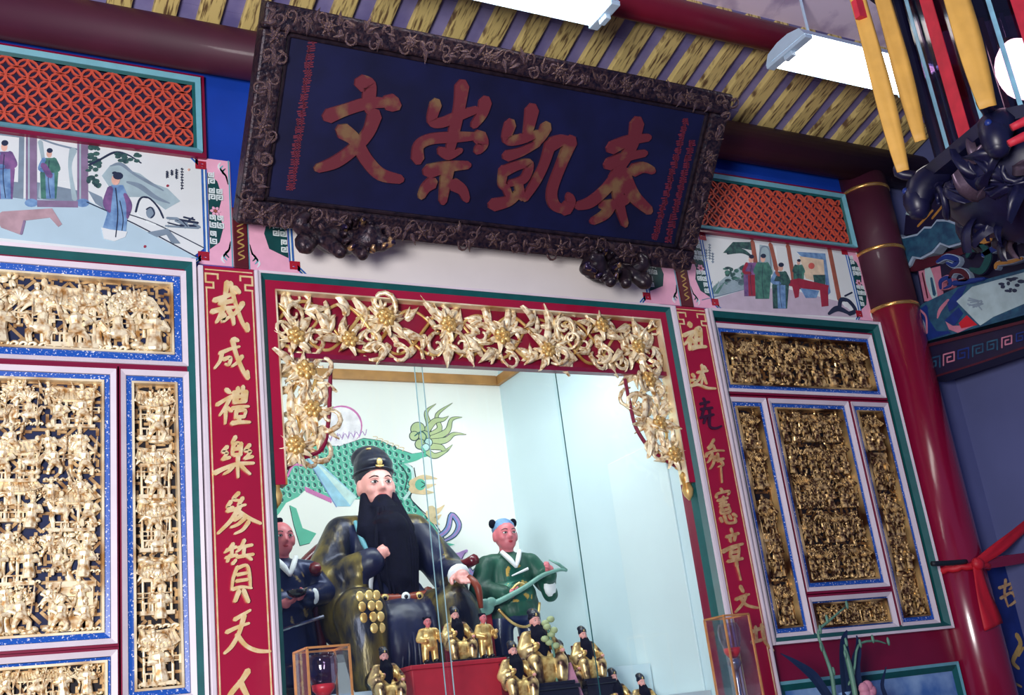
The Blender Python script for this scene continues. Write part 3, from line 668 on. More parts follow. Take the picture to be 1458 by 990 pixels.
screen_open('white, green and red moulded frame of the right-hand carved screen beside the pillar', R0, R1, Vv(.0605), Vv(.4645), rc)
for (q, lab, sd, ti, fh) in ((rc[0], 'wide gilt relief of robed figures along the top of the right screen', 11, 1, .15), (rc[1], 'tall narrow gilt relief on the left side of the right screen', 12, 5, .125),
                             (rc[2], 'large upright gilt relief crowded with figures, centre of the right screen', 13, 5, .11), (rc[3], 'small low gilt relief at the foot of the right screen', 14, 1, .085), (rc[4], 'tall narrow dark gilt relief on the pillar side of the right screen', 15, 5, .125)):
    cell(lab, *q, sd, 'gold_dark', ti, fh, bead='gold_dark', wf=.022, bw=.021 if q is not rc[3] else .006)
L0, L1 = U(-.052), U(.2385)
lc = [(U(-.03), U(.230), Vv(.3605), Vv(.4575)), (U(.1695), U(.230), Vv(.0625), Vv(.355)), (U(.0), U(.1655), Vv(.1125), Vv(.355)), (U(.0), U(.1655), Vv(.0625), Vv(.1075))]
screen_open('white, green and purple-red moulded frame of the left-hand carved screen', L0, L1, Vv(.05), Vv(.469), lc)
for (q, lab, sd, ti, fh, gr) in ((lc[0], 'wide bright gilt relief of a pavilion scene along the top of the left screen', 21, 1, .19, 'relief_ground_blue'), (lc[1], 'tall narrow bright gilt relief on the couplet side of the left screen', 22, 5, .14, 'relief_ground'),
                             (lc[2], 'large upright bright gilt relief at the left edge of the picture', 23, 5, .135, 'relief_ground_blue'), (lc[3], 'low gilt relief at the foot of the left screen', 24, 1, .115, 'relief_ground')):
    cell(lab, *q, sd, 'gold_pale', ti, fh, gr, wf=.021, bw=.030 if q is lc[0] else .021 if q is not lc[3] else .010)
# lower blue panel under the right screen
x0, x1, z1 = U(.8615), U(1.149), Vv(.0215); t = thing('dado_panel', 'blue painted panel with teal frame below the right screen, behind the flowers', 'panel', ((x0+x1)/2, -.04, z1-.6))
b = MB(); b.ring(x0, x1, z1-.6, z1, .016, -.05, -.02, 'pale_teal', .004); b.build('pale_moulding', t); b = MB(); b.ring(x0+.016, x1-.016, z1-.584, z1-.016, .03, -.046, -.02, 'teal_paint', .012); b.build('green_moulding', t)
b = MB(); b.box(x0+.04, x1-.04, -.032, -.02, z1-.56, z1-.04, 'panel_blue'); b.build('blue_board', t)

# ------------------------------------------------------------------ couplet boards with brush writing
def brush(mb, pl, c, strokes, m, w, h=.006, bold=1.12):
    for ix, s_ in enumerate(strokes):
        ww = w
        if isinstance(s_, tuple) and isinstance(s_[0], (int, float)): ww, s_ = s_
        q = [pl.hit(*p) for p in c(s_)]
        p0 = pl.hit(*c([s_[0]])[0]); p1 = pl.hit(*c([(s_[0][0], s_[0][1]+10)])[0]); sc = math.dist(p0, p1)/10
        n = len(q); prof = [1.0, .85] if n == 2 else [1.05]+[.85]*(n-2)+[.6]
        mb.stroke(pl, q, [ww*sc*a*bold for a in prof], 0, h+ix*.0004, m)
def couplet(label, xa, xb, chars, flip):
    x0, x1 = U(xa), U(xb); zt = Vv(CT); zb = 1.0
    t = thing('couplet_board', label, 'couplet board', ((x0+x1)/2, -.05, zb))
    b = MB()
    for s0, s1, m, y in ((x0, x0+.022, 'white_paint', -.085), (x1-.016, x1, 'white_paint', -.085)): b.box(s0, s1, y, 0, zb, zt, m)
    b.build('white_edge', t, bevel=.004)
    b = MB(); b.box(x0+.022, x1-.016, -.075, 0, zb, zt+.004, 'red_lacquer'); b.build('board', t, bevel=.004)
    b = MB(); pl = wallp(-.075)
    for xx in (x0+.034, x1-.028): b.stroke(pl, [(xx, zb), (xx, zt-.10)], .006, 0, .002, 'gold_letter')
    for xx, sg in ((x0+.034, 1), (x1-.028, -1)):
        for pts in ([(xx, zt-.10), (xx+sg*.03, zt-.10), (xx+sg*.03, zt-.075), (xx-sg*.002, zt-.075), (xx-sg*.002, zt-.035), (xx+sg*.05, zt-.035), (xx+sg*.05, zt-.055)],):
            for p, q in zip(pts, pts[1:]):
                a0, a1 = sorted((p[0], q[0])); c0, c1 = sorted((p[1], q[1])); b.poly(pl, [(a0-.004, c0-.004), (a1+.004, c0-.004), (a1+.004, c1+.004), (a0-.004, c1+.004)], 0, .002+abs(p[0]-q[0])*.01, 'gold_letter')
    b.poly(pl, [(x0+.03, zt-.018), (x1-.024, zt-.018), (x1-.024, zt-.013), (x0+.03, zt-.013)], 0, .002, 'gold_letter')
    b.build('gold_border', t)
    for ch in chars:
        b = MB(); brush(b, pl, ch[0], ch[2], ch[3], ch[1], bold=1.35); b.build('character', t)
    return t
cA = crop(260, 350, 2.829); cB = crop(260, 660, 3.0); cC = crop(880, 400, 3.3); cD = crop(960, 660, 3.0)
GL, GD = 'gold_letter', 'gold_letter_dull'
left_chars = [
 (cA, 15, [[(128, 222), (175, 205), (228, 185)], [(178, 150), (172, 195), (165, 240)], (13, [(192, 152), (208, 220), (235, 300), (260, 345)]), [(260, 342), (258, 318)], [(118, 268), (165, 255), (205, 250)], [(165, 245), (150, 285), (135, 310)], [(185, 262), (200, 290), (205, 318)], [(165, 280), (160, 305), (185, 290)], [(240, 235), (220, 265), (190, 290)], (15, [(210, 172), (226, 190)]), [(150, 235), (200, 225)]], GL),
 (cA, 12, [[(150, 435), (190, 418), (228, 408)], [(158, 432), (150, 465), (128, 495)], [(165, 460), (192, 452), (185, 480), (172, 478)], (14, [(200, 382), (215, 440), (240, 500), (262, 538)]), [(262, 535), (260, 508)], [(238, 448), (222, 470), (198, 488)], (14, [(206, 378), (220, 384)])], GL),
 (cA, 12, [(15, [(176, 582), (188, 592)]), [(138, 642), (170, 622), (195, 606)], [(192, 610), (172, 650), (148, 685)], [(172, 650), (172, 690), (170, 718)], [(180, 655), (195, 668)], [(222, 575), (218, 622)], [(242, 570), (240, 620)], [(203, 595), (230, 588), (258, 588)], [(255, 590), (252, 630)], [(205, 595), (206, 632)], [(206, 612), (250, 608)], [(206, 634), (252, 630)], [(198, 658), (230, 652), (264, 650)], [(215, 668), (212, 695)], [(215, 668), (250, 666), (246, 692)], [(214, 694), (246, 692)], (14, [(198, 718), (230, 714), (268, 714)]), [(225, 700), (228, 712)]], GL),
 (cA, 12, [[(212, 772), (200, 798), (225, 796), (222, 812)], [(205, 800), (200, 840), (215, 846)], [(235, 798), (232, 845)], [(206, 822), (234, 818)], [(205, 845), (234, 842)], [(178, 812), (160, 832), (178, 836), (158, 862)], [(160, 862), (188, 855)], [(268, 805), (250, 828), (272, 830), (250, 858)], [(250, 858), (280, 852)], (15, [(128, 918), (165, 900), (220, 882), (284, 878)]), [(222, 850), (220, 890), (222, 935)], [(200, 892), (185, 910), (165, 922)], [(235, 890), (250, 905), (270, 922)]], GL),
 (cB, 13, [[(238, 128), (215, 155), (248, 160)], [(205, 165), (190, 190), (215, 188)], [(255, 150), (238, 182), (268, 178)], [(190, 205), (230, 195), (255, 182)], (16, [(240, 190), (205, 245), (150, 300)]), (16, [(232, 205), (280, 235), (332, 258)]), [(245, 228), (220, 245)], [(262, 238), (235, 262), (205, 275)], [(280, 252), (255, 285), (222, 302)]], GL),
 (cB, 12, [[(215, 345), (195, 370), (178, 382)], [(188, 372), (228, 358)], [(210, 360), (208, 400)], [(185, 405), (230, 392)], [(200, 395), (190, 420)], [(262, 330), (245, 365), (228, 380)], [(238, 362), (295, 350)], [(262, 355), (258, 400)], [(232, 402), (300, 390)], [(270, 395), (292, 412)], [(212, 430), (225, 415)], [(232, 445), (215, 490), (208, 540)], [(232, 450), (272, 438), (284, 480), (288, 530)], [(232, 478), (272, 470)], [(228, 505), (275, 498)], [(212, 540), (250, 530), (292, 535)], (15, [(238, 548), (222, 590)]), (15, [(258, 545), (278, 592)])], GL),
 (cB, 14, [[(222, 668), (255, 648), (288, 628)], [(188, 722), (235, 700), (282, 684)], (16, [(262, 650), (240, 725), (210, 780), (178, 812)]), (16, [(232, 735), (270, 780), (320, 802), (372, 804)])], GL),
 (cB, 20, [[(278, 888), (250, 930), (205, 985), (180, 1040)], [(245, 935), (270, 985), (300, 1040)]], GL)]
right_chars = [
 (cC, 14, [(20, [(335, 204), (338, 212)]), [(308, 258), (335, 245), (358, 236)], [(352, 240), (335, 270), (312, 300)], [(334, 268), (336, 322)], [(342, 275), (352, 290)], [(366, 228), (362, 308)], [(366, 230), (384, 228), (390, 305)], [(366, 255), (386, 253)], [(366, 280), (388, 278)], (16, [(345, 318), (375, 312), (410, 312)])], GL),
 (cC, 10, [[(392, 398), (396, 440), (390, 490)], [(372, 432), (418, 424)], [(390, 440), (378, 465), (365, 480)], [(398, 442), (408, 470), (415, 485)], [(402, 405), (410, 415)], (12, [(348, 442), (356, 452)]), [(340, 470), (362, 468), (350, 490)], (11, [(340, 495), (375, 490), (415, 505), (455, 508)])], GL),
 (cC, 10, [[(400, 555), (408, 575), (404, 600)], [(385, 580), (425, 570)], [(388, 605), (440, 598)], [(398, 612), (392, 635)], [(425, 605), (430, 630)], [(385, 645), (445, 630)], [(408, 645), (400, 670)], [(425, 640), (428, 685), (455, 695), (482, 684)]], 'ink_letter'),
 (cC, 10, [[(448, 748), (435, 770), (420, 785)], [(425, 790), (440, 778)], [(445, 775), (452, 790)], [(415, 815), (450, 800), (495, 800)], [(415, 812), (412, 828)], [(440, 815), (430, 840), (418, 855)], [(430, 832), (455, 828)], [(450, 830), (445, 860), (430, 885)], [(465, 815), (468, 850)], [(455, 845), (492, 838)], [(475, 840), (490, 865), (470, 875)], (4, [(480, 870), (486, 950)])], GD),
 (cD, 10, [[(198, 110), (205, 120)], [(178, 145), (185, 130), (232, 120), (228, 135)], [(185, 160), (225, 148)], [(195, 172), (220, 165)], [(208, 145), (208, 180)], [(195, 185), (230, 178)], [(200, 190), (200, 215), (235, 208), (230, 185)], [(205, 202), (230, 196)], [(195, 235), (202, 250)], [(212, 225), (225, 255), (258, 252), (256, 235)], [(232, 225), (240, 238)], [(250, 218), (262, 228)]], GD),
 (cD, 11, [[(242, 282), (246, 296)], [(222, 315), (272, 300)], [(235, 318), (240, 335)], [(258, 310), (255, 330)], (13, [(205, 378), (245, 358), (290, 345)]), [(240, 365), (238, 400)], [(240, 366), (272, 358), (272, 400)], [(240, 382), (270, 378)], [(240, 402), (272, 398)], [(228, 420), (288, 408)], [(260, 400), (265, 440)], (4, [(266, 440), (282, 500)])], GD),
 (cD, 11, [(14, [(282, 528), (292, 548)]), [(262, 582), (292, 568), (318, 560)], [(305, 562), (290, 600), (260, 636)], [(282, 578), (305, 605), (335, 615), (355, 618)]], GD),
 (cD, 12, [[(330, 720), (380, 700)], [(345, 700), (350, 760)], [(372, 690), (385, 760), (420, 800)], [(330, 765), (370, 755)]], GD)]
couplet('red lacquer couplet board with large pale gold calligraphy, left of the altar', *CL, left_chars, 1)
couplet('red lacquer couplet board with dull gold calligraphy, right of the altar', *CR, right_chars, -1)

# ------------------------------------------------------------------ altar frame, gilt valance, glass
ax0, ax1, azt = U(.2995), U(.8025), Vv(.4628)
t = thing('altar_frame', 'red altar frame with dark green moulding and gold line around the niche', 'frame', ((ax0+ax1)/2, -.05, 1.0))
def arch(b, o0, w, y, yb, m, sl=0): b.ring(ax0+o0, ax1-o0, 1.0+o0, azt-o0, w, y, yb, m, sl)
b = MB(); arch(b, 0, .010, -.085, 0, 'white_paint', .004); b.build('white_moulding', t)
b = MB(); arch(b, .010, .024, -.078, 0, 'teal_paint', .02); b.build('green_moulding', t)
zc_ = Vv(.247)
for nm, o0, w_, y_, m_ in (('red_board', .034, .042, -.062, 'red_lacquer'), ('gold_line', .076, .007, -.066, 'gold_pale')):
    b = MB(); b.box(ax0+o0, ax1-o0, y_, 0, azt-o0-w_, azt-o0, m_); b.box(ax0+o0, ax0+o0+w_, y_, 0, zc_, azt-o0-w_, m_); b.box(ax1-o0-w_, ax1-o0, y_, 0, zc_, azt-o0-w_, m_); b.build(nm, t)
vx0, vx1, vzt = ax0+.083, ax1-.083, azt-.083
vzb = Vv(.3735)+.032
t = thing('carved_valance', 'gilt carved valance of flowers and leaves on red over the niche', 'valance', ((vx0+vx1)/2, -.03, vzb))
b = MB(); b.box(vx0, vx1, -.02, .0, vzb, vzt, 'crimson_ground'); b.build('red_ground', t)
lc_ = [(470, 522), (469, 560), (467, 600), (458, 640), (425, 655), (402, 672)]; rc_ = [(889, 540), (897, 580), (905, 610), (925, 640), (950, 658), (970, 668)]
Lc = smooth(pw(lc_, -.02), 4); Rc = smooth(pw(rc_, -.02), 4)
b = MB(); pl = wallp(0)
b.box(vx0, vx1, -.045, 0, vzb-.022, vzb, 'red_dark')
for q in (Lc, Rc): b.tube([(p[0], -.025, p[1]) for p in q], .010, 'red_dark', 6)
b.build('red_edge', t)
def leaf_one(b, bend, w0, curl, ang=0., sc=1., n=6):
    """one carved leaf 1 unit long along +z, ridged in the middle, bowed towards -y and bent sideways"""
    v = []; f = []; ca, sa = math.cos(ang), math.sin(ang)
    for i in range(n+1):
        s_ = i/n; w = w0*(math.sin(math.pi*(.08+.92*s_)**.75)+.04); y = -.22*math.sin(math.pi*s_)-curl*s_*s_*.3; xx = bend*.45*s_*s_; zz = s_*(1-abs(bend)*.12)
        for dx, dy in ((-w, .12), (-w*.45, -.02), (0, -.12), (w*.45, -.02), (w, .12)):
            X, Z = (xx+dx)*sc, (zz-abs(dx)*.25)*sc; v.append((X*ca+Z*sa, (y+dy)*sc, -X*sa+Z*ca))
    for i in range(n): f += [(5*i+k, 5*i+k+1, 5*i+k+6, 5*i+k+5) for k in range(4)]
    b.add(v, f, 'gold_pale')
def trefoil(b): leaf_one(b, .2, .2, .5); leaf_one(b, -.5, .17, -.3, -.75, .75); leaf_one(b, .5, .17, .2, .8, .7)
def crescent(b): leaf_one(b, 1.0, .2, .6); leaf_one(b, .6, .13, .1, .6, .6)
def crescent2(b): leaf_one(b, -1.1, .22, -.2); leaf_one(b, -.5, .14, .6, -.7, .65)
def volute(b):
    pts = [(.42*(1-k/13)*math.cos(k*.62), -.1-.02*k*.5, .5+.42*(1-k/13)*math.sin(k*.62)) for k in range(11)]
    b.tube([(.3, 0, 0), (.45, -.05, .25)]+pts, [.05, .08]+[.10-.005*k for k in range(11)], 'gold_pale', 6); leaf_one(b, .8, .16, .3, -.9, .8)
def flower_fn(np_):
    def fn(b):
        for k in range(np_):
            a = 2*math.pi*k/np_
            leaf_one(b, .25, .2, .7, a, .55)
            a += math.pi/np_; b.ell((.15*math.cos(a), -.2, .15*math.sin(a)), (.14, .08, .1), 'gold', 7, 4, ry(-a))
        b.ell((0, -.28, 0), (.1, .08, .1), 'gold', 8, 5)
    return fn
LEAF = [proto(f, 'leaf') for f in (trefoil, crescent, crescent2, volute)]; FLOW = [proto(flower_fn(n), 'flower') for n in (6, 8)]
rr = random.Random(31)
def inside(p, poly):
    c = False
    for a, d in zip(poly, poly[1:]+poly[:1]):
        if (a[1] > p[1]) != (d[1] > p[1]) and p[0] < (d[0]-a[0])*(p[1]-a[1])/(d[1]-a[1])+a[0]: c = not c
    return c
polyL = [(vx0, vzb)]+[(p[0], p[1]) for p in Lc]+[(vx0, Lc[-1][1])]; polyR = [(vx1, vzb)]+[(p[0], p[1]) for p in Rc]+[(vx1, Rc[-1][1])]
band = [(vx0, vzb), (vx1, vzb), (vx1, vzt), (vx0, vzt)]
def scatter(poly, d, n, mg=0):
    xs = [p[0] for p in poly]; zs = [p[1] for p in poly]; o = []
    for _ in range(n):
        p = (rr.uniform(min(xs)+mg, max(xs)-mg), rr.uniform(min(zs)+mg, max(zs)-mg))
        if inside(p, poly) and all(math.dist(p, q) > d for q in o): o.append(p)
    return o
# flowers first, then leaves fanning round them
for poly, df, dl, nfl, nlf, dep in ((band, .21, .058, 300, 5000, -.03), (polyL, .14, .047, 200, 1500, -.02), (polyR, .14, .047, 200, 1500, -.02)):
    fl_ = scatter(poly, df, nfl, .05)
    for p in fl_: inst(rr.choice(FLOW), 'flower', t, (p[0], dep-.012, p[1]), (0, rr.uniform(0, 3), 0), rr.uniform(.14, .17))
    for p in scatter(poly, dl, nlf, .022):
        q = min(fl_, key=lambda a: math.dist(a, p))
        if math.dist(q, p) < .045: continue
        a = math.atan2(p[0]-q[0], p[1]-q[1])+rr.uniform(-.9, .9); s_ = rr.uniform(.095, .14)
        inst(rr.choice(LEAF), 'leaf', t, (p[0]-s_*.4*math.sin(a), dep+rr.uniform(-.012, .012), p[1]-s_*.4*math.cos(a)), (rr.uniform(-.25, .25), a, rr.uniform(-.5, .5)), (s_, s_*.8, s_))
b = MB()
n = 26
for s_ in (0, 1, 2):
    pts = [(vx0+(vx1-vx0)*i/n, -.026-.01*math.sin(i*1.3+s_), vzb+(vzt-vzb)*(.5+.4*math.sin(i*.95+s_*2.1))) for i in range(n+1)]; b.tube(pts, .0085, 'gold', 6, 4)
for q, sg in ((Lc, -1), (Rc, 1)):
    for s_ in (.35, .7): b.tube([(p[0]+(((vx0 if sg < 0 else vx1))-p[0])*s_+.02*math.sin(i*.9), -.02, p[1]) for i, p in enumerate(q)], .008, 'gold', 6)
b.build('vine', t, sm=True)
for px, py, lab in ((391, 697, 'L'), (976, 690, 'R')):
    q = at(px, py, -.02); b = MB(); b.lathe([(.004, -.085), (.022, -.06), (.03, -.03), (.02, 0), (.026, .02), (.03, .045), (.012, .07)], (q.x, -.03, q.z), 'gold', 10); b.build('pendant_bud', t, sm=True)
# glazing of the niche
gy = .05
e1, e2 = at(604, 640, gy).x, at(812, 660, gy).x
for k, (g0, g1, yy) in enumerate(((nx0+.001, e1+.03, gy), (e1, e2, gy+.02), (e2-.03, nx1-.001, gy))):
    g = thing('window_%d' % (k+1), None, None, ((g0+g1)/2, yy, nz0), kind='structure')
    b = MB(); b.box(g0, g1, yy, yy+.001, nz0, nzo-.001, 'glass_clear'); b.build('pane', g)
    b = MB()
    for xx in ((g1,) if k == 0 else (g0, g1) if k == 1 else ()): b.box(xx-.0014, xx+.0014, yy-.002, yy+.004, nz0, nzo-.001, 'pane_edge_pale' if k == 0 or xx == g0 else 'teal_paint')
    if b.v: b.build('pane_edge', g)

# ------------------------------------------------------------------ big plaque
Yb, Yt = D-.16, (D-.16)*.865
pO = Vector((1.215, Yb-D, .5145*Yb+CH)); pT = Vector((1.215, Yt-D, .790*Yt+CH)); pH = (pT-pO).length; pW = 2.44
PL = Plane(pO, (1, 0, 0), pT-pO)
t = thing('name_plaque', 'large dark carved plaque with four red-gold characters leaning over the altar', 'plaque', (pO.x+pW/2, pO.y, pO.z))
def pbox(b, a0, a1, c0, c1, h0, h1, m): b.poly(PL, [(a0, c0), (a1, c0), (a1, c1), (a0, c1)], h0, h1, m)
fw = .108
b = MB(); pbox(b, .02, pW-.02, .02, pH-.02, -.05, -.012, 'plaque_ground'); b.v; b.build('board', t)
b = MB(); b.poly(PL, [(.0, 0), (pW, 0), (pW, pH), (0, pH)], -.07, -.05, 'plaque_frame'); b.build('back_board', t)
for (a0, a1, c0, c1) in ((0, pW, 0, fw), (0, pW, pH-fw, pH), (0, fw, fw, pH-fw), (pW-fw, pW, fw, pH-fw)):
    b = MB(); pbox(b, a0, a1, c0, c1, -.05, .02, 'plaque_frame'); b.build('frame_bar', t, bevel=.012)
for (a0, a1, c0, c1) in ((fw, pW-fw, fw, fw+.02), (fw, pW-fw, pH-fw-.02, pH-fw), (fw, fw+.02, fw, pH-fw), (pW-fw-.02, pW-fw, fw, pH-fw)):
    b = MB(); pbox(b, a0, a1, c0, c1, -.03, .0, 'lion_wood'); b.build('inner_moulding', t, bevel=.006)
mtx = Matrix((PL.e1, PL.e2*0, PL.e2)).transposed()
q0 = Matrix(((PL.e1.x, -PL.n.x, PL.e2.x), (PL.e1.y, -PL.n.y, PL.e2.y), (PL.e1.z, -PL.n.z, PL.e2.z)))   # leaf frame: local -y points out of the plaque
def on_plaque(me, name, a, c, h, ang, s_, m):
    o = inst(me, name, t, PL.at(a, c, h), (0, 0, 0), s_, m); o.rotation_euler = (q0 @ Matrix.Rotation(ang, 3, 'Y')).to_euler(); return o
per = []
n = 58
for i in range(n): per += [(pW*(i+.5)/n, fw*.5), (pW*(i+.5)/n, pH-fw*.5)]
n = 17
for i in range(n): per += [(fw*.5, fw+(pH-2*fw)*(i+.5)/n), (pW-fw*.5, fw+(pH-2*fw)*(i+.5)/n)]
for i, (a, c) in enumerate(per):
    if i % 9 == 4: on_plaque(FLOW[i % 2], 'rosette', a, c, .016, i, (.085, .04, .085), 'plaque_carving')
    else:
        for k in range(2): on_plaque(LEAF[(1, 2, 3)[(i+k) % 3]], 'scroll_leaf', a+rr.uniform(-.02, .02), c+rr.uniform(-.02, .02), .018, rr.uniform(0, 6.3), (lambda q_: (q_, q_*.3, q_))(rr.uniform(.05, .07)), 'plaque_carving')
c2 = crop(330, 0, 2.475); c3 = crop(680, 60, 2.475)
big = [
 (c2, [(52, [(455, 292), (482, 300), (480, 345), (478, 385)]), (44, [(338, 408), (400, 385), (480, 362), (575, 362)]), (56, [(552, 358), (572, 368)]), (46, [(500, 405), (478, 465), (430, 520), (365, 568), (300, 592)]), (50, [(388, 460), (430, 492), (470, 560), (520, 612), (590, 630)])]),
 (c2, [(46, [(808, 302), (798, 380), (780, 460), (762, 545)]), (38, [(716, 365), (702, 425), (740, 430), (800, 405), (860, 385)]), (42, [(890, 358), (878, 400), (850, 440)]), (40, [(652, 558), (656, 512), (700, 488), (780, 482), (865, 478)]), (46, [(868, 480), (880, 505), (862, 530)]), (30, [(735, 530), (760, 548), (802, 528)]), (42, [(690, 602), (760, 585), (828, 580)]), (42, [(758, 590), (748, 650), (740, 708)]), (38, [(702, 642), (680, 660), (664, 690)]), (40, [(778, 648), (808, 668), (822, 700)])]),
 (c3, [(46, [(188, 238), (180, 285), (168, 340)]), (38, [(112, 288), (100, 342), (150, 340), (210, 320)]), (38, [(238, 298), (222, 330), (200, 360)]), (34, [(100, 400), (150, 385), (210, 355)]), (30, [(88, 448), (82, 500), (95, 512)]), (34, [(92, 452), (140, 432), (178, 428), (160, 480), (110, 496)]), (30, [(140, 500), (150, 545)]), (38, [(52, 572), (110, 556), (150, 520)]), (26, [(95, 510), (110, 548)]), (36, [(252, 358), (230, 430), (200, 490), (162, 550)]), (42, [(258, 358), (290, 345), (322, 345)]), (42, [(324, 348), (290, 430), (258, 520), (265, 570), (300, 590)]), (40, [(305, 588), (322, 562), (318, 540)])]),
 (c3, [(48, [(558, 285), (545, 350), (515, 410), (470, 480)]), (40, [(468, 372), (530, 345), (598, 335)]), (38, [(458, 430), (510, 405), (585, 390)]), (42, [(500, 455), (450, 515), (395, 562), (348, 576)]), (50, [(505, 460), (545, 540), (600, 592)]), (40, [(545, 450), (580, 440), (612, 452)]), (40, [(488, 500), (495, 570), (515, 640)]), (38, [(465, 572), (445, 605), (402, 630)]), (34, [(440, 575), (470, 568)]), (36, [(500, 560), (522, 550)])])]
for c, ss in big:
    b = MB(); pl = Plane(PL.at(0, 0, -.012), PL.e1, PL.e2); brush(b, pl, c, ss, 'plaque_letter', 40, .016)
    o = b.build('character', t, sm=False)
rr = random.Random(8)
def column(c, p0, p1, w, n):
    b = MB(); pl = Plane(PL.at(0, 0, -.012), PL.e1, PL.e2)
    for i in range(n):
        s_ = (i+.5)/n; x = p0[0]+(p1[0]-p0[0])*s_; y = p0[1]+(p1[1]-p0[1])*s_; L_ = math.dist(p0, p1)/n
        for k in range(3): yy = y+(k-1)*L_*.28; brush(b, pl, c, [(5, [(x-w*rr.uniform(.3, .5), yy+rr.uniform(-2, 2)), (x+w*rr.uniform(.3, .5), yy-3)])], 'plaque_letter_small', 5, .004)
        for k in range(2): xx = x+rr.uniform(-.35, .35)*w; brush(b, pl, c, [(5, [(xx, y-L_*.4), (xx-rr.uniform(-6, 6), y+L_*.4)])], 'plaque_letter_small', 5, .004)
    b.build('inscription_column', t)
column(c2, (287, 130), (206, 672), 32, 19); column(c3, (735, 268), (622, 698), 22, 17); column(c3, (757, 345), (668, 708), 24, 14)
# two carved lions that carry the plaque
def lion(label, px, py, s_, flip, dark):
    p = at(px, py, -.17); t = thing('lion_bracket', label, 'carving', p); sg = -1 if flip else 1
    m = 'lion_wood' if dark else 'plaque_frame'
    pr = [('e', (0, .02, .03), (.10, .06, .055)), ('e', (.09*sg, -.03, .02), (.055, .055, .055)), ('e', (.135*sg, -.05, .0), (.035, .04, .03)), ('c', (-.06*sg, -.02, 0), (-.03*sg, -.06, -.055), .03, .025), ('c', (.04*sg, -.03, -.01), (.05*sg, -.07, -.06), .028, .024), ('c', (-.1*sg, 0, .03), (-.14*sg, -.03, -.03), .028, .03), ('e', (.085*sg, -.075, .04), (.02, .02, .02)), ('e', (.115*sg, -.07, .045), (.016, .016, .016))]
    blob('body', pr, .009, t, None, 2, (m,))
    b = MB(); r2 = random.Random(int(px))
    for k in range(14):
        a = k*.449; cx_, cz2 = .055*sg+.052*math.cos(a), .02+.05*math.sin(a); b.tube([(cx_, -.03, cz2), (cx_+.016*math.cos(a), -.055, cz2+.016*math.sin(a)), (cx_+.008*math.cos(a+1), -.072, cz2+.008*math.sin(a+1))], [.010, .013, .005], m if k % 3 else 'plaque_carving', 6, 3)
    b.build('mane', t, sm=True, local=True)
    b = MB(); b.tube([(-.12*sg, 0, .03), (-.16*sg, -.03, .06), (-.13*sg, -.05, .09)], [.03, .03, .012], m, 8, 4); b.ell((-.15*sg, -.03, -.02), (.035, .03, .04), m, 8, 5); b.build('tail', t, sm=True, local=True)
    b = MB(); b.tube([(.15*sg, -.08, .005), (.165*sg, -.085, -.01), (.12*sg, -.08, -.028)], [.012, .014, .01], 'plaque_carving', 7, 3); b.build('jaw', t, sm=True, local=True)
    t.scale = (s_,)*3; return t
lion('dark carved wooden lion under the left half of the plaque, facing right', 486, 350, 1.25, False, False)
lion('near-black carved wooden lion under the right half of the plaque', 868, 393, 1.25, True, True)

# ------------------------------------------------------------------ painted beast on the back wall of the niche
c6 = crop(380, 560, 2.912); pl = wallp(NY)
t = thing('beast_mural', 'green scaled mythical beast with flame tail painted on the niche back wall', 'painting', (at(540, 700, NY).x, NY-.01, at(540, 800, NY).z))
A = Art(pl, c6)
A.o(310, 135, 86, 84, 'ball_pink', 28); A.o(306, 140, 84, 82, 'ball_white', 28)
body = [(120, 235), (185, 215), (300, 222), (400, 188), (470, 198), (540, 232), (600, 252), (650, 245), (668, 262), (605, 278), (565, 285), (600, 305), (612, 370), (590, 430), (620, 470), (690, 545), (742, 625), (690, 640), (640, 560), (560, 510), (480, 470), (380, 440), (300, 440), (240, 432), (190, 418), (150, 400), (130, 300)]
legf = [(0, 520), (10, 470), (45, 420), (70, 350), (95, 305), (150, 285), (172, 340), (160, 400), (130, 430), (80, 455), (50, 500), (20, 530)]
legr = [(95, 465), (122, 478), (148, 560), (205, 582), (178, 622), (138, 632), (112, 545)]
for q in (legr, legf, body):
    A.g([(x+(x-330)*.012, y+(y-380)*.012) for x, y in q], 'beast_line'); A.g(q, 'beast_green')
def inp(p, q): return inside(p, q)
A.h += .0002; hh = A.h
for j in range(14):
    for i in range(30):
        x, y = 60+i*26+(j % 2)*6, 226+j*27+20*math.sin(i*.35)
        if inp((x, y), body) and inp((x+6, y+12), body) or inp((x, y), legf) and inp((x+6, y+10), legf):
            A.h = hh; A.k([(x, y-6), (x+5, y+1), (x+2, y+8)], [7, 9, 5], 'beast_scale'); A.h = hh; A.k([(x-9, y-8), (x-6, y+8), (x+6, y+12)], 2.2, 'beast_pale')
A.h = hh+.0004
A.k([(565, 285), (602, 320), (600, 390), (570, 440)], 12, 'beast_pale'); A.k([(545, 292), (580, 340), (572, 400)], 5, 'beast_line'); A.k([(610, 310), (618, 380), (595, 430), (625, 470), (700, 545), (745, 625)], 4, 'beast_line')
for i in range(12): A.k([(160+i*9, 392+i*4), (166+i*9, 408+i*4)], 9, 'ball_pink')
for i in range(8):
    x = 215+i*24; A.k([(x, 205-i*3), (x+12, 180-i*3), (x+24, 196-i*3), (x+30, 172-i*3)], 2.5, 'ribbon_purple')
for i in range(6): A.k([(440+i*22, 180+i*9), (458+i*22, 182+i*9), (452+i*22, 196+i*9)], 2.5, 'beast_orange')
A.k([(85, 345), (110, 300), (150, 300)], 8, 'ball_pink'); A.k([(78, 350), (105, 292), (150, 288)], 3, 'beast_line')
A.g([(150, 245), (205, 275), (372, 430), (345, 470), (288, 470)], 'ray_blue'); A.g([(190, 275), (372, 432), (345, 465)], 'beast_pale'); A.k([(152, 248), (288, 472)], 4, 'ribbon_blue')
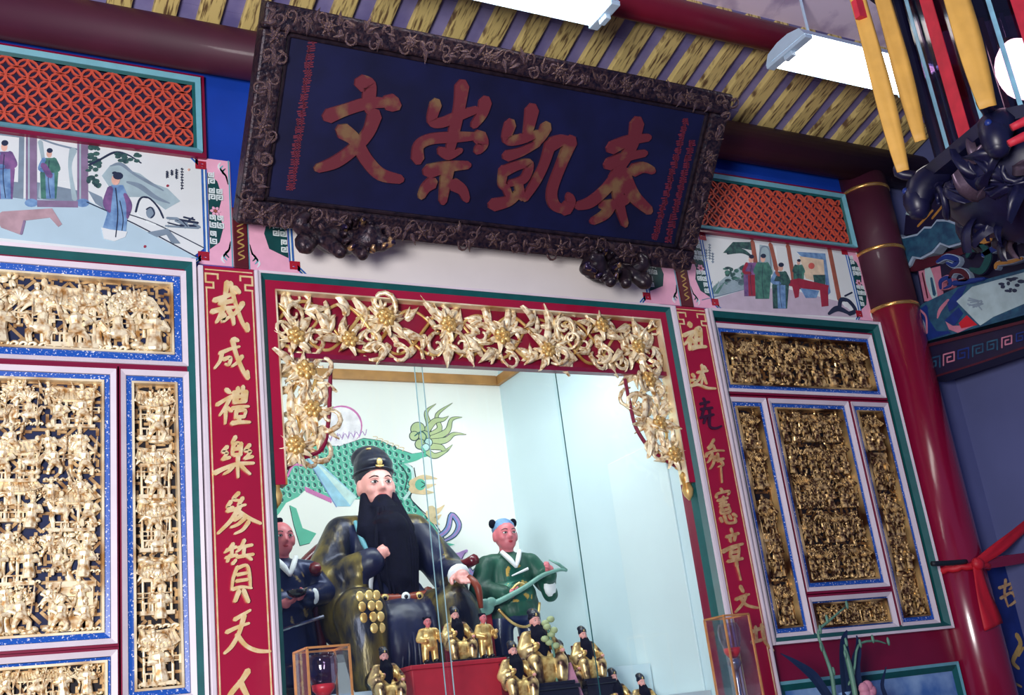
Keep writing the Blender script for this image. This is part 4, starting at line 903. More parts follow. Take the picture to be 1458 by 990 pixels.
fl = [[(645, 195), (672, 140), (660, 80), (700, 45)], [(660, 185), (715, 150), (705, 90), (768, 42)], [(670, 195), (745, 160), (765, 110), (808, 100)], [(670, 205), (740, 195), (775, 170), (826, 172)], [(665, 220), (720, 225), (740, 240), (768, 215)], [(650, 230), (690, 260), (725, 250), (752, 236)], [(640, 190), (690, 120), (730, 110), (752, 96)]]
for f_ in fl: A.k(f_, [30, 26, 17, 3], 'beast_line'); A.k(f_, [26, 21, 12, 1], 'beast_olive')
for cx, cy, r in ((625, 150, 28), (610, 178, 18), (652, 180, 22), (668, 205, 16), (635, 212, 20), (658, 225, 14)):
    A.o(cx, cy, r+3, r+3, 'beast_line', 16); A.o(cx, cy, r, r, 'beast_olive' if r > 17 else 'beast_pale', 16)
A.k([(612, 178), (640, 160), (660, 180), (650, 205)], 5, 'beast_scale'); A.k([(560, 290), (620, 275), (655, 250), (640, 225)], 9, 'beast_green')
for f_ in ([(600, 375), (650, 350), (705, 355)], [(605, 390), (650, 390), (700, 378)], [(600, 400), (650, 410), (690, 412)], [(680, 480), (705, 490), (735, 465)], [(690, 500), (700, 520), (722, 505)], [(670, 500), (690, 530), (715, 545)]):
    A.k(f_, [30, 22, 4], 'beast_orange')
A.o(635, 380, 22, 24, 'beast_green'); A.k([(640, 368), (655, 380), (640, 392)], 4, 'beast_line')
for f_, w_ in (([(676, 655), (672, 610), (720, 590), (750, 560), (765, 505), (795, 545), (775, 590), (720, 620)], [16, 18, 18, 20, 18, 22, 14, 6]), ([(762, 745), (785, 758), (800, 712), (830, 728), (855, 752), (882, 706)], [10, 22, 24, 22, 24, 6]), ([(620, 575), (642, 585), (640, 612)], [5, 12, 4])):
    A.k(f_, [x+7 for x in w_], 'beast_line'); A.k(f_, w_, 'ribbon_blue'); A.k([(x+3, y-2) for x, y in f_], [x*.45 for x in w_], 'ribbon_purple')
A.g([(742, 620), (778, 628), (720, 645), (705, 632)], 'beast_green')
A.k([(770, 690), (795, 680), (810, 665), (828, 654)], [44, 40, 20, 12], 'ribbon_purple'); A.k([(800, 700), (822, 662)], 3, 'beast_line')
A.done('picture', t)

# ------------------------------------------------------------------ platforms in the niche
def step(name, label, cat, x0, x1, y0, y1, z0, z1, m, lip='black_lacquer'):
    t = thing(name, label, cat, ((x0+x1)/2, (y0+y1)/2, z0)); b = MB(); b.box(x0, x1, y0, y1, z0, z1-.02, m); b.build('body', t, bevel=.006)
    b = MB(); b.box(x0-.006, x1+.006, y0-.006, y1, z1-.02, z1, lip); b.build('top_board', t, bevel=.004); return t
b = MB(); b.box(nx0+.01, nx1-.02, .62, NY-.005, nz0, 1.88, 'niche_blue'); tag(b.build('floor_platform'), kind='structure')
b = MB(); b.box(nx0+.01, nx1-.02, .14, .618, nz0, 1.70, 'niche_blue'); tag(b.build('floor_step'), kind='structure')
bx0 = at(585, 945, .30).x; bx1 = at(719, 934, .30).x; bz = at(719, 936, .30).z
step('red_stand', 'bright red box stand in the niche holding three small gilt statues', 'stand', bx0, bx1, .30, .53, 1.70, bz, 'red_cloth', 'red_cloth')

# ------------------------------------------------------------------ statues
def hand(name, parent, wrist, dirv, palm_n, m, s_=1.0, curl=.5, side=1):
    """palm, four unequal bent fingers and a thumb leaving the side of the palm"""
    w0 = Vector(wrist); d = Vector(dirv).normalized(); n = Vector(palm_n); n = (n-d*n.dot(d)).normalized(); sd = d.cross(n)*side
    pr = [('c', w0, w0+d*.035*s_, .026*s_, .03*s_), ('e', w0+d*.055*s_, (.036*s_,)*3)]
    for k, (o, L_) in enumerate(((-.027, .062), (-.009, .074), (.009, .07), (.026, .054))):
        a = w0+d*.075*s_+sd*o*s_; b_ = a+d*L_*.5*s_+n*curl*.012*s_; c = b_+(d*(1-curl)+n*curl)*L_*.5*s_
        pr += [('c', a, b_, .0105*s_, .0095*s_), ('c', b_, c, .0095*s_, .008*s_)]
    a = w0+d*.03*s_-sd*.03*s_; b_ = a+(d*.6-sd*.7+n*.3)*.035*s_; c = b_+(d*.8-sd*.1+n*.5)*.03*s_
    pr += [('c', a, b_, .013*s_, .011*s_), ('c', b_, c, .011*s_, .009*s_)]
    return blob(name, pr, .0055*s_, parent, None, 2, (m,))
def face(head, c, s_, m_brow='eye_black', lip='lip_red'):
    """eyes, brows and mouth on a head whose face looks along -y; c = head centre, s_ = half width"""
    cx, cy, cz_ = c
    for sg in (-1, 1):
        b = MB(); b.ell((cx+sg*.40*s_, cy-1.0*s_, cz_+.14*s_), (.20*s_, .10*s_, .085*s_), 'eye_white', 10, 6); b.ell((cx+sg*.40*s_, cy-1.075*s_, cz_+.14*s_), (.085*s_, .05*s_, .078*s_), 'eye_black', 8, 6)
        b.tube([(cx+sg*.2*s_, cy-1.06*s_, cz_+.13*s_), (cx+sg*.40*s_, cy-1.10*s_, cz_+.225*s_), (cx+sg*.62*s_, cy-.94*s_, cz_+.15*s_)], .022*s_, 'eye_black', 5, 3); b.build('eye', head, sm=True, local=True)
        b = MB(); b.tube([(cx+sg*.18*s_, cy-1.13*s_, cz_+.40*s_), (cx+sg*.42*s_, cy-1.08*s_, cz_+.47*s_), (cx+sg*.68*s_, cy-.86*s_, cz_+.38*s_)], [.03*s_, .045*s_, .015*s_], m_brow, 6, 3); b.build('eyebrow', head, sm=True, local=True)
    b = MB(); b.ell((cx, cy-1.06*s_, cz_-.60*s_), (.24*s_, .06*s_, .05*s_), lip, 10, 6); b.ell((cx, cy-1.05*s_, cz_-.67*s_), (.17*s_, .06*s_, .05*s_), lip, 10, 6); b.build('mouth', head, sm=True, local=True)
def head_prims(c, s_, neck=1.35):
    x, y, z = c
    return [('e', (x, y, z+.15*s_), (s_*.98, s_*1.1, s_*1.2)), ('e', (x, y-.32*s_, z-.45*s_), (s_*.78, s_*.72, s_*.82)), ('e', (x-.42*s_, y-.62*s_, z-.22*s_), (s_*.38,)*3), ('e', (x+.42*s_, y-.62*s_, z-.22*s_), (s_*.38,)*3),
            ('c', (x, y-1.04*s_, z+.2*s_), (x, y-1.18*s_, z-.2*s_), .10*s_, .16*s_), ('e', (x-.13*s_, y-1.08*s_, z-.24*s_), (.1*s_,)*3), ('e', (x+.13*s_, y-1.08*s_, z-.24*s_), (.1*s_,)*3),
            ('e', (x-1.0*s_, y+.05*s_, z), (.14*s_, .28*s_, .48*s_)), ('e', (x+1.0*s_, y+.05*s_, z), (.14*s_, .28*s_, .48*s_)), ('c', (x, y+.1*s_, z-.6*s_), (x, y+.12*s_, z-neck*s_), .6*s_, .62*s_)]
def seated(label, loc, pal, vox, rz=0, scale=1, big=False, cat='statue', group=None):
    t = thing('seated_statue', label, cat, loc, group, rz=rz); m_r, m_b, m_s = pal
    pr = [('e', (0, .02, .62), (.20, .15, .32)), ('e', (0, -.02, .76), (.20, .14, .16)), ('c', (-.17, .01, .84), (.17, .01, .84), .095, .095), ('e', (0, -.08, .47), (.2, .16, .14)),
          ('c', (-.12, 0, .36), (-.24, -.34, .37), .14, .135), ('c', (.12, 0, .36), (.25, -.34, .35), .14, .135), ('c', (-.24, -.36, .34), (-.22, -.38, .06), .13, .10), ('c', (.25, -.36, .32), (.23, -.38, .06), .13, .10),
          ('e', (0, -.22, .22), (.25, .2, .24)), ('c', (-.2, 0, .83), (-.34, -.06, .56), .10, .115), ('c', (-.34, -.06, .56), (-.13, -.24, .64), .105, .075), ('c', (-.31, -.10, .55), (-.29, -.17, .33), .115, .10), ('c', (-.18, -.2, .62), (-.22, -.2, .45), .06, .075),
          ('c', (.2, 0, .83), (.35, -.08, .58), .10, .105), ('c', (.35, -.08, .58), (.29, -.33, .53), .10, .07), ('c', (.33, -.12, .56), (.36, -.14, .40), .09, .08)]
    def col(p):
        if p.z < .53 and p.y < -.2 and abs(p.x) > .13: return 1
        if p.x < -.19 and p.z > .28 and p.y < .02 or p.x > .30 and p.z > .62: return 1
        if p.z > .86: return 1 if abs(p.x) > .12 else 0
        return 0
    body = blob('robe', pr, vox, t, col, 5, (m_r, m_b))
    # carved folds running down the lap between the knees and over the chest
    if big:
        b = MB()
        for k in range(7):
            x = -.11+k*.037; b.tube([(x, -.235, .42), (x*.8, -.36+abs(x)*.5, .33), (x*.7, -.42+abs(x)*.4, .2), (x*.9, -.40+abs(x)*.4, .05)], [.008, .013, .014, .012], m_r, 6, 4)
        for k in range(5): b.tube([(-.34+k*.012, -.12-.02*k, .66-.03*k), (-.36+k*.02, -.18-.012*k, .5-.02*k), (-.32+k*.02, -.235, .36-.01*k)], [.006, .011, .006], m_b, 6, 4)
        b.build('fold', t, sm=True, local=True)
    head = blob('head', head_prims((0, -.03, 1.07), .095), max(.008, vox*.6), t, None, 3, (m_s,)); face(head, (0, -.03, 1.07), .095)
    pr = [('c', (0, .0, 1.15), (0, .0, 1.20), .108, .106), ('e', (0, -.01, 1.20), (.108, .118, .062)), ('e', (0, .05, 1.255), (.104, .075, .075))]
    hat = blob('hat', pr, max(.009, vox*.6), t, None, 3, ('black_hat',))
    b = MB(); b.tube([(.106*math.cos(a*.3142), -.002+.113*math.sin(a*.3142), 1.155-.012*math.sin(a*.3142)) for a in range(21)], .008, 'black_hat', 8); b.build('hat_band', hat, sm=True, local=True)
    b = MB(); b.ell((0, -.122, 1.195), (.018, .01, .022), 'gold', 8, 6); b.tube([(-.022, -.118, 1.175), (0, -.124, 1.168), (.022, -.118, 1.175)], .005, 'gold', 6); b.ell((-.03, -.05, 1.285), (.018, .012, .008), 'gold', 6, 4); b.build('hat_badge', hat, sm=True, local=True)
    pr = [('c', (0, -.115, .965), (0, -.19, .80), .055, .10), ('c', (0, -.19, .80), (.01, -.23, .55), .11, .075), ('c', (.01, -.23, .55), (.02, -.235, .44), .075, .03), ('c', (-.082, -.06, 1.02), (-.10, -.13, .82), .022, .06), ('c', (.082, -.06, 1.02), (.10, -.13, .82), .022, .06),
          ('c', (-.01, -.142, 1.0), (-.055, -.13, .95), .014, .02), ('c', (.01, -.142, 1.0), (.055, -.13, .95), .014, .02), ('c', (-.06, -.16, .8), (-.07, -.22, .58), .07, .04), ('c', (.07, -.16, .8), (.09, -.21, .58), .07, .04)]
    beard = blob('beard', pr, max(.009, vox*.7), t, None, 2, ('black_hair',))
    if big:
        b = MB(); r2 = random.Random(2)
        for k in range(46):
            x = r2.uniform(-.11, .12); b.tube([(x*.55, -.18-.03*math.cos(x*9), .93), (x, -.255-.02*math.cos(x*12), .75), (x*1.0, -.29+abs(x)*.4, .56), (x*.8+.01, -.27+abs(x)*.3, r2.uniform(.36, .48))], [.006, .009, .008, .002], 'black_hair', 5, 3)
        b.build('beard_strands', beard, sm=True, local=True)
        b = MB(); b.tube([(-.215, -.10, .49), (-.16, -.215, .455), (0, -.262, .44), (.16, -.215, .455), (.215, -.10, .49)], .03, 'belt_rust', 8, 5); belt = b.build('belt', t, sm=True, local=True)
        for k, x in enumerate((-.15, -.085, .02, .1, .16)):
            b = MB(); yy = -.262-.028+abs(x)**1.7*1.2; b.lathe([(.022, 0), (.024, .008), (.012, .012)], (0, 0, 0), 'cloth_white' if k in (0, 2) else 'gold', 12)
            b.v = [Vector((p.x+x, yy-p.z, p.y+.447)) for p in b.v]; b.ell((x, yy-.012, .447), (.011, .008, .011), 'black_lacquer', 8, 5); b.build('stud', belt, sm=True, local=True)
        b = MB(); b.tube([(-.125, -.235, .655), (-.15, -.215, .55), (-.14, -.225, .47)], [.03, .034, .012], 'cloth_white', 8, 4); b.build('cuff', t, sm=True, local=True)
        b = MB(); b.lathe([(.052, -.02), (.062, 0), (.055, .02)], (0, 0, 0), 'cloth_white', 14); R_ = Matrix.Rotation(-1.2, 3, 'X'); b.v = [R_ @ p+Vector((.285, -.375, .525)) for p in b.v]; b.build('cuff', t, sm=True, local=True)
        hand('hand', t, (-.12, -.245, .655), (.6, -.25, .35), (.3, .8, -.1), m_s, 1.0, .75)
        hand('hand', t, (.285, -.37, .53), (-.05, -.9, -.32), (0, -.2, -1), m_s, 1.05, .3)
        b = MB(); b.tube([(.30, -.47, .50), (.32, -.52, .44), (.335, -.50, .34)], [.016, .02, .012], 'belt_rust', 7, 3); b.build('cuff_trim', t, sm=True, local=True)
        for r_ in range(4):
            for c_ in range(3):
                b = MB(); b.ell((-.275+c_*.042+r_*.004, -.485+abs(c_-1)*.014-(.012 if r_ in (1, 2) else 0), .44-r_*.052), (.0205, .006, .025), 'gold', 10, 6); b.build('gilt_plate', t, sm=True, local=True)
        for x in (-.22, .23):
            pr = [('c', (x, -.38, .1), (x, -.38, .05), .075, .07), ('c', (x, -.40, .045), (x*1.05, -.54, .04), .06, .05)]; blob('boot', pr, .012, t, None, 2, ('black_lacquer',))
        b = MB(); b.tube([(-.15, -.09, .88), (-.135, -.15, .76), (-.10, -.19, .66)], [.012, .015, .012], 'pale_teal', 8, 3); b.build('collar', t, sm=True, local=True)
    else:
        blob('hand', [('e', (-.1, -.26, .66), (.04, .035, .045)), ('e', (.29, -.4, .52), (.045, .05, .035))], .012, t, None, 1, (m_s,))
        b = MB(); b.box(-.38, .38, -.56, .16, -.06, 0, 'black_lacquer'); b.build('plinth', t, bevel=.01, local=True)
        b = MB(); b.box(-.3, .3, .1, .15, 0, .86, 'chair_wood'); b.tube([(-.33, .1, .48), (-.36, -.2, .46)], .03, 'chair_wood', 6); b.tube([(.38, .1, .48), (.40, -.2, .46)], .03, 'chair_wood', 6); b.build('throne', t, local=True)
    t.scale = (scale,)*3; return t
deity = seated('large seated statue in dark brocade robe with long black beard and black hat', (2.265, 1.10, 1.88), ('robe_navy', 'robe_brocade', 'skin_statue'), .013, rz=-.06, big=True)
# armchair behind the large statue
t = thing('throne_chair', 'red-brown wooden armchair under the large bearded statue', 'chair', (2.265, 1.16, 1.88), rz=-.06)
def part(name, fn, **k): b = MB(); fn(b); return b.build(name, t, local=True, **k)
part('seat', lambda b: b.box(-.40, .40, -.26, .22, .20, .25, 'chair_wood'), bevel=.008)
for x in (-.39, .39):
    for y in (-.24, .2): part('leg', lambda b: b.box(x-.03, x+.03, y-.03, y+.03, 0, .21, 'chair_wood'), bevel=.005)
    part('arm_post', lambda b: b.tube([(x, -.22, .24), (x*1.03, -.2, .42), (x, -.24, .60)], [.032, .026, .03], 'chair_wood', 8, 4), sm=True)
    part('armrest', lambda b: b.tube([(x*.97, .2, .70), (x*1.0, 0, .68), (x*1.02, -.22, .61), (x*1.1, -.34, .62)], [.03, .03, .03, .03], 'chair_wood', 8, 4), sm=True)
part('back_rail', lambda b: b.tube([(-.38, .2, .70), (-.2, .24, .84), (0, .25, .88), (.2, .24, .84), (.38, .2, .70)], .03, 'chair_wood', 8, 4), sm=True)
part('back_splat', lambda b: b.box(-.12, .12, .21, .24, .24, .86, 'chair_wood'))

def attendant(name, label, loc, kind, vox=.0085, scale=1, rz=0, gold=False, group=None):
    t = thing(name, label, 'statue', loc, group, rz=rz)
    if gold: mr = ('gold', 'gold', 'gold'); sk = 'skin_rose'
    elif kind == 'green': mr = ('robe_green', 'robe_green_gold', 'trouser_blue'); sk = 'skin_rose'
    else: mr = ('robe_navy_gold', 'robe_navy', 'robe_navy_gold'); sk = 'skin_rose'
    pr = [('e', (0, 0, .44), (.12, .085, .13)), ('c', (-.085, .005, .51), (.085, .005, .51), .052, .052), ('e', (0, -.01, .34), (.125, .1, .1)), ('c', (0, .01, .52), (0, .01, .56), .05, .04)]
    pr += [('c', (-.12, 0, .50), (-.175, -.02, .38), .055, .058), ('c', (-.175, -.02, .38), (-.09, -.115, .34), .056, .045), ('c', (.12, 0, .50), (.185, -.02, .40), .055, .056)]
    if kind == 'green' or gold: pr += [('c', (.185, -.02, .40), (.165, -.12, .42), .052, .04), ('c', (-.075, 0, .3), (-.085, 0, .05), .068, .056), ('c', (.07, 0, .3), (.08, 0, .05), .068, .056), ('c', (.17, -.06, .39), (.18, -.07, .33), .045, .04), ('e', (0, -.03, .27), (.10, .08, .08))]
    else: pr += [('c', (.185, -.02, .40), (.07, -.13, .37), .054, .045), ('c', (0, 0, .3), (0, 0, .05), .12, .13), ('c', (-.06, -.03, .3), (-.07, -.04, .05), .06, .07), ('c', (.06, -.03, .3), (.07, -.04, .05), .06, .07), ('c', (-.13, -.07, .34), (-.13, -.08, .22), .04, .045)]
    def col(p):
        if kind == 'green' and p.z < .235: return 2
        if kind == 'green' and p.y < -.075 and abs(p.x) < .07 and p.z > .3: return 1
        return 0
    blob('robe', pr, vox, t, col, 4, mr)
    c = (0, -.005, .645); s_ = .06
    head = blob('head', head_prims(c, s_, 1.5), vox*.7, t, None, 2, (sk,)); face(head, c, s_)
    b = MB()
    if kind == 'green' or gold:
        b.ell((-.058, .01, .715), (.02, .022, .024), 'black_hair', 8, 6); b.ell((.058, .01, .715), (.02, .022, .024), 'black_hair', 8, 6); b.ell((0, .012, .69), (.06, .066, .052), 'black_hair' if gold else 'p_blue', 12, 8)
    else: b.ell((0, .0, .735), (.018, .018, .014), 'black_hair', 8, 5); b.ell((0, .03, .68), (.052, .05, .055), 'skin_rose', 10, 6)
    b.build('hair', t, sm=True, local=True)
    if not gold:
        b = MB(); b.tube([(-.05, -.05, .56), (-.02, -.085, .51), (0, -.098, .47)], [.012, .014, .006], 'cloth_white', 6, 3); b.tube([(.05, -.05, .56), (.02, -.085, .51), (0, -.098, .47)], [.012, .014, .006], 'cloth_white', 6, 3); b.build('collar', t, sm=True, local=True)
        if kind == 'green':
            b = MB(); b.tube([(-.13, -.12, .27), (-.07, -.13, .20), (0, -.135, .175), (.07, -.12, .22), (.11, -.08, .29)], .007, 'gold', 6, 4); b.build('hem', t, sm=True, local=True)
            hand('hand', t, (-.09, -.12, .335), (.5, -.35, .05), (.1, -.3, .8), sk, .62, .8); hand('hand', t, (.165, -.125, .42), (-.15, -.4, .35), (-.6, 0, .2), sk, .62, .8)
            b = MB(); b.ell((.172, -.095, .36), (.035, .02, .05), 'cloth_white', 8, 6); b.build('cuff', t, sm=True, local=True)
            b = MB(); b.tube([(-.03, -.10, .43), (.06, -.105, .46)], [.004, .008], 'cloth_white', 6); b.tube([(-.04, -.1, .36), (.0, -.112, .39), (.05, -.1, .37)], .007, 'gold', 6, 3); b.build('embroidery', t, local=True)
        else:
            hand('hand', t, (.05, -.135, .375), (-.7, -.2, .05), (0, .3, 1), sk, .62, .5); hand('hand', t, (-.07, -.125, .345), (.6, -.3, .05), (0, .1, 1), sk, .62, .5)
            b = MB(); b.lathe([(.01, 0), (.035, .01), (.045, .03), (.04, .03), (.03, .014)], (0, -.17, .365), 'black_lacquer', 14); b.build('bowl', t, sm=True, local=True)
            b = MB(); b.tube([(-.14, -.1, .22), (.13, -.13, .285)], .008, 'lamp_metal', 6); b.build('sash_rod', t, local=True)
            b = MB(); b.ell((.085, -.155, .37), (.02, .02, .035), 'cloth_white', 8, 6); b.build('cuff', t, sm=True, local=True)
    else:
        blob('hand', [('e', (-.08, -.13, .345), (.025,)*3), ('e', (.165, -.13, .43), (.025,)*3)], .008, t, None, 1, (sk,))
    for x in (-.085, .08):
        b = MB(); b.ell((x, -.03, .028), (.045, .085, .034), 'black_lacquer', 10, 6); b.build('shoe', t, sm=True, local=True)
    b = MB(); b.box(-.17, .17, -.15, .12, -.05, 0, 'black_lacquer'); b.build('plinth', t, bevel=.006, local=True)
    if kind == 'green' and not gold:
        b = MB(); b.box(-.165, -.135, -.04, -.02, .04, .27, 'red_cloth'); b.build('red_sheath', t, bevel=.004, local=True)
    t.scale = (scale,)*3; return t
p = at(738, 925, .85)
gb = attendant('boy_attendant', 'standing boy attendant statue in green tunic holding a pale staff', (p.x, .85, 1.94), 'green', rz=-.1, scale=1.06)
tt = thing('ruyi_staff', 'pale green curved staff held by the boy statue in green', 'staff', gb.location, rz=-.1)
b = MB(); b.tube([(-.20, -.17, .285), (-.12, -.175, .31), (0, -.18, .36), (.10, -.175, .41), (.2, -.16, .435), (.25, -.15, .43)], [.012, .014, .012, .011, .009, .006], 'ruyi_green', 8, 4); b.build('shaft', tt, sm=True, local=True)
b = MB(); b.ell((-.215, -.172, .28), (.045, .015, .04), 'ruyi_green', 12, 7); b.ell((-.185, -.175, .30), (.03, .014, .025), 'ruyi_green', 10, 6); b.build('head', tt, sm=True, local=True)
b = MB(); b.tube([(.25, -.15, .43), (.21, -.15, .465), (.16, -.15, .49)], [.008, .008, .003], 'ruyi_green', 6); b.build('tip', tt, sm=True, local=True); tt.scale = (1.06,)*3
p = at(410, 925, .95)
attendant('acolyte_statue', 'standing bald attendant statue in navy robe beside the left couplet', (p.x-.01, .95, 1.937), 'navy', rz=.05, scale=1.12)
# small statues on the red stand and in front
def on(px, py, y): return at(px, py, y)
bz_ = bz
q = at(612, 925, .42); s1 = attendant('standing_statuette', 'small gilt standing figure on the red stand, left of three', (q.x, .42, bz_+.012), 'green', .012, .285, -.1, True, group='small gilt statuettes')
q2 = at(692, 925, .42); s2 = copy_tree(s1); s2.location = (q2.x, .42, bz_+.012); s2.rotation_euler.z = .25; s2['label'] = 'small gilt standing figure on the red stand, right of three'
q = at(652, 925, .46); ss = seated('small gilt seated figure with black beard in the middle of the red stand', (q.x, .46, bz_+.012), ('gold', 'gold_dark', 'skin_statue'), .022, -.1, .195, group='small gilt statuettes')
def clone(px, pyb, y, sc, label, rz=-.1, zb=None):
    c = copy_tree(ss); q = at(px, pyb, y); c.location = (q.x, y, zb if zb else q.z); c.scale = (sc,)*3; c.rotation_euler.z = rz; c['label'] = label; return c
def base_for(c, y0, sc):
    z = c.location.z-.06*sc
    return step('black_stand', 'dark stand under '+c['label'].replace('gilt seated', 'seated'), 'stand', c.location.x-.4*sc, c.location.x+.4*sc, c.location.y-.57*sc, c.location.y+.17*sc, y0, z, 'black_lacquer')
for args in ((772, 975, .40, .275, 'gilt seated bearded figure in front of the green-robed boy'), (738, 1000, .26, .21, 'gilt seated bearded figure right of the red stand, lower row'), (838, 968, .48, .20, 'gilt bearded figure in dark hat, by itself toward the right glass'), (805, 985, .50, .19, 'gilt seated figure half hidden behind the larger bearded one'), (552, 1005, .26, .19, 'gilt bearded figure at the feet of the large statue'), (882, 1030, .40, .20, 'bearded figure whose head rises at the bottom edge'), (922, 1035, .50, .2, 'rightmost bearded figure at the bottom edge of the glass')):
    c = clone(*args); base_for(c, 1.70, args[3])
# offering sticks beside the larger seated figure
q = at(783, 905, .30); t = thing('flower_sprig', 'pale yellow-green flower sprig among the gilt figures', 'flower', (q.x, .30, 1.70))
b = MB(); b.tube([(q.x, .30, 1.70), (q.x+.01, .30, 1.95), (q.x-.015, .3, q.z+.06)], .006, 'stalk_green', 6, 4); b.build('stem', t, sm=True)
for k in range(8): b = MB(); b.ell((q.x+.025*math.cos(k*1.7), .30+.01*math.sin(k), q.z-.05+k*.018), (.022, .018, .016), 'beast_olive', 7, 5); b.build('bloom', t, sm=True)

# ------------------------------------------------------------------ ledge, glass lamp cases, flowers
b = MB(); b.box(.6, 5.0, -.75, -.09, 1.38, 1.42, 'red_dark'); tag(b.build('trim_6'), kind='structure')
for k in range(5): b = MB(); b.box(.8+k*.98, .9+k*.98, -.6, -.1, 0, 1.38, 'red_dark'); tag(b.build('trim_%d' % (7+k)), kind='structure')
def lampcase(label, px, py, y, s_, dz):
    q = at(px, py, y); x0, x1, y0, y1, z0, z1 = q.x, q.x+s_, y, y+s_, 1.42, q.z
    t = thing('lamp_case', label, 'lamp', ((x0+x1)/2, (y0+y1)/2, z0))
    for (a0, a1, c0, c1) in ((x0, x1, y0, y0+.002), (x0, x1, y1-.002, y1), (x0, x0+.002, y0, y1), (x1-.002, x1, y0, y1)): b = MB(); b.box(a0, a1, c0, c1, z0+.02, z1, 'glass_case'); b.build('pane', t)
    b = MB(); e = .004
    for x in (x0, x1):
        for yy in (y0, y1): b.box(x-e, x+e, yy-e, yy+e, z0, z1, 'lamp_edge')
    for x in (x0, x1): b.box(x-e, x+e, y0, y1, z1-e, z1+e, 'lamp_edge')
    for yy in (y0, y1): b.box(x0, x1, yy-e, yy+e, z1-e, z1+e, 'lamp_edge')
    b.build('edge_frame', t); b = MB(); b.box(x0-.008, x1+.008, y0-.008, y1+.008, z0, z0+.02, 'black_lacquer'); b.build('base', t, bevel=.003)
    c = ((x0+x1)/2, (y0+y1)/2, z1-dz-.02); r = s_*.30
    lt = thing('oil_lamp', label.replace('glass case', 'silver and red oil lamp').replace('holding a lamp', 'inside the case'), 'lamp', (c[0], c[1], z0+.02))
    b = MB(); b.lathe([(r*.9, z0+.02-c[2]), (r*.8, z0+.05-c[2]), (r*.25, -.10), (r*.3, -.06), (r*.75, -.03), (r*.55, 0)], c, 'lamp_metal', 18); b.build('foot', lt, sm=True)
    b = MB(); b.lathe([(r*.5, 0), (r*.85, .02), (r*.9, .04)], c, 'lamp_red', 18); b.build('oil_cup', lt, sm=True)
    b = MB(); b.lathe([(r*.9, .04), (r*1.15, .08), (r*1.2, .12), (r*1.0, .15), (r*.95, .15), (r*1.14, .12), (r*1.1, .08), (r*.86, .04)], c, 'glass_globe', 18); b.build('globe', lt, sm=True)
lampcase('glass case with gold edges holding a lamp, before the large statue', 437, 923, -.35, .165, .15)
lampcase('glass case with gold edges holding a lamp, before the right couplet', 1030, 877, -.35, .145, .16)
def strap(b, pts, w, m, dvec=(.0, -.25, 0)):
    p = smooth([tuple(a)+(x,) for a, x in zip(pts, w)], 5); n = len(p); v = []; f = []
    for i in range(n):
        a, c = Vector(p[max(0, i-1)][:3]), Vector(p[min(n-1, i+1)][:3]); t_ = (c-a).normalized(); sd = t_.cross(Vector((0, -1, 0))).normalized(); h = p[i][3]/2; o = Vector(p[i][:3])
        v += [o-sd*h, o+Vector((0, .006+h*.25, 0)), o+sd*h, o+Vector((0, -.002+h*.25, 0))]
    for i in range(n-1):
        for k in range(4): f.append((4*i+k, 4*i+(k+1) % 4, 4*i+4+(k+1) % 4, 4*i+4+k))
    b.add(v, f, m)
vx = at(1200, 990, -.30).x
t = thing('flower_vase', 'dark flower arrangement with blade leaves and green stalks at bottom right', 'flowers', (vx, -.30, 1.42))
b = MB(); b.lathe([(.05, 0), (.07, .03), (.06, .12), (.035, .17), (.045, .19)], (vx, -.30, 1.42), 'panel_blue', 18); b.build('vase', t, sm=True)
base = Vector((vx, -.30, 1.60))
for pts, w in (([(1186, 1000), (1160, 965), (1135, 945), (1112, 931)], [.05, .055, .03, .004]), ([(1208, 1000), (1204, 950), (1202, 915), (1206, 898)], [.07, .075, .05, .008]), ([(1222, 1000), (1218, 950), (1222, 925), (1220, 905)], [.06, .06, .04, .006]), ([(1258, 1000), (1256, 975), (1262, 950)], [.03, .025, .004])):
    b = MB(); strap(b, [base]+[at(*p, -.34) for p in pts], [.02]+w, 'leaf_dark'); b.build('leaf', t)
for pts, w in (([(1190, 1000), (1184, 960), (1172, 925), (1165, 900), (1180, 885), (1203, 865)], [.010, .010, .008, .007, .006, .004]), ([(1218, 1000), (1212, 960), (1206, 935), (1202, 918)], [.012, .014, .012, .004]), ([(1215, 960), (1222, 920), (1245, 913), (1262, 917)], [.006, .006, .006, .003])):
    b = MB(); pp = [at(*p, -.36) for p in pts]; b.tube([base]+pp, [.006]+w, 'stalk_green', 6, 4)
    for k, p in enumerate(pp[1:]): b.ell(p+Vector((.012*(-1)**k, -.004, .01)), (.009, .007, .022), 'stalk_green', 6, 5)
    b.build('stalk', t, sm=True)
q = at(1233, 985, -.38)
b = MB()
for k in range(5): b.ell(q+Vector((.022*math.cos(k*1.256), -.01, .022*math.sin(k*1.256))), (.03, .024, .03), 'bud_pink', 9, 6)
b.build('bloom', t, sm=True)

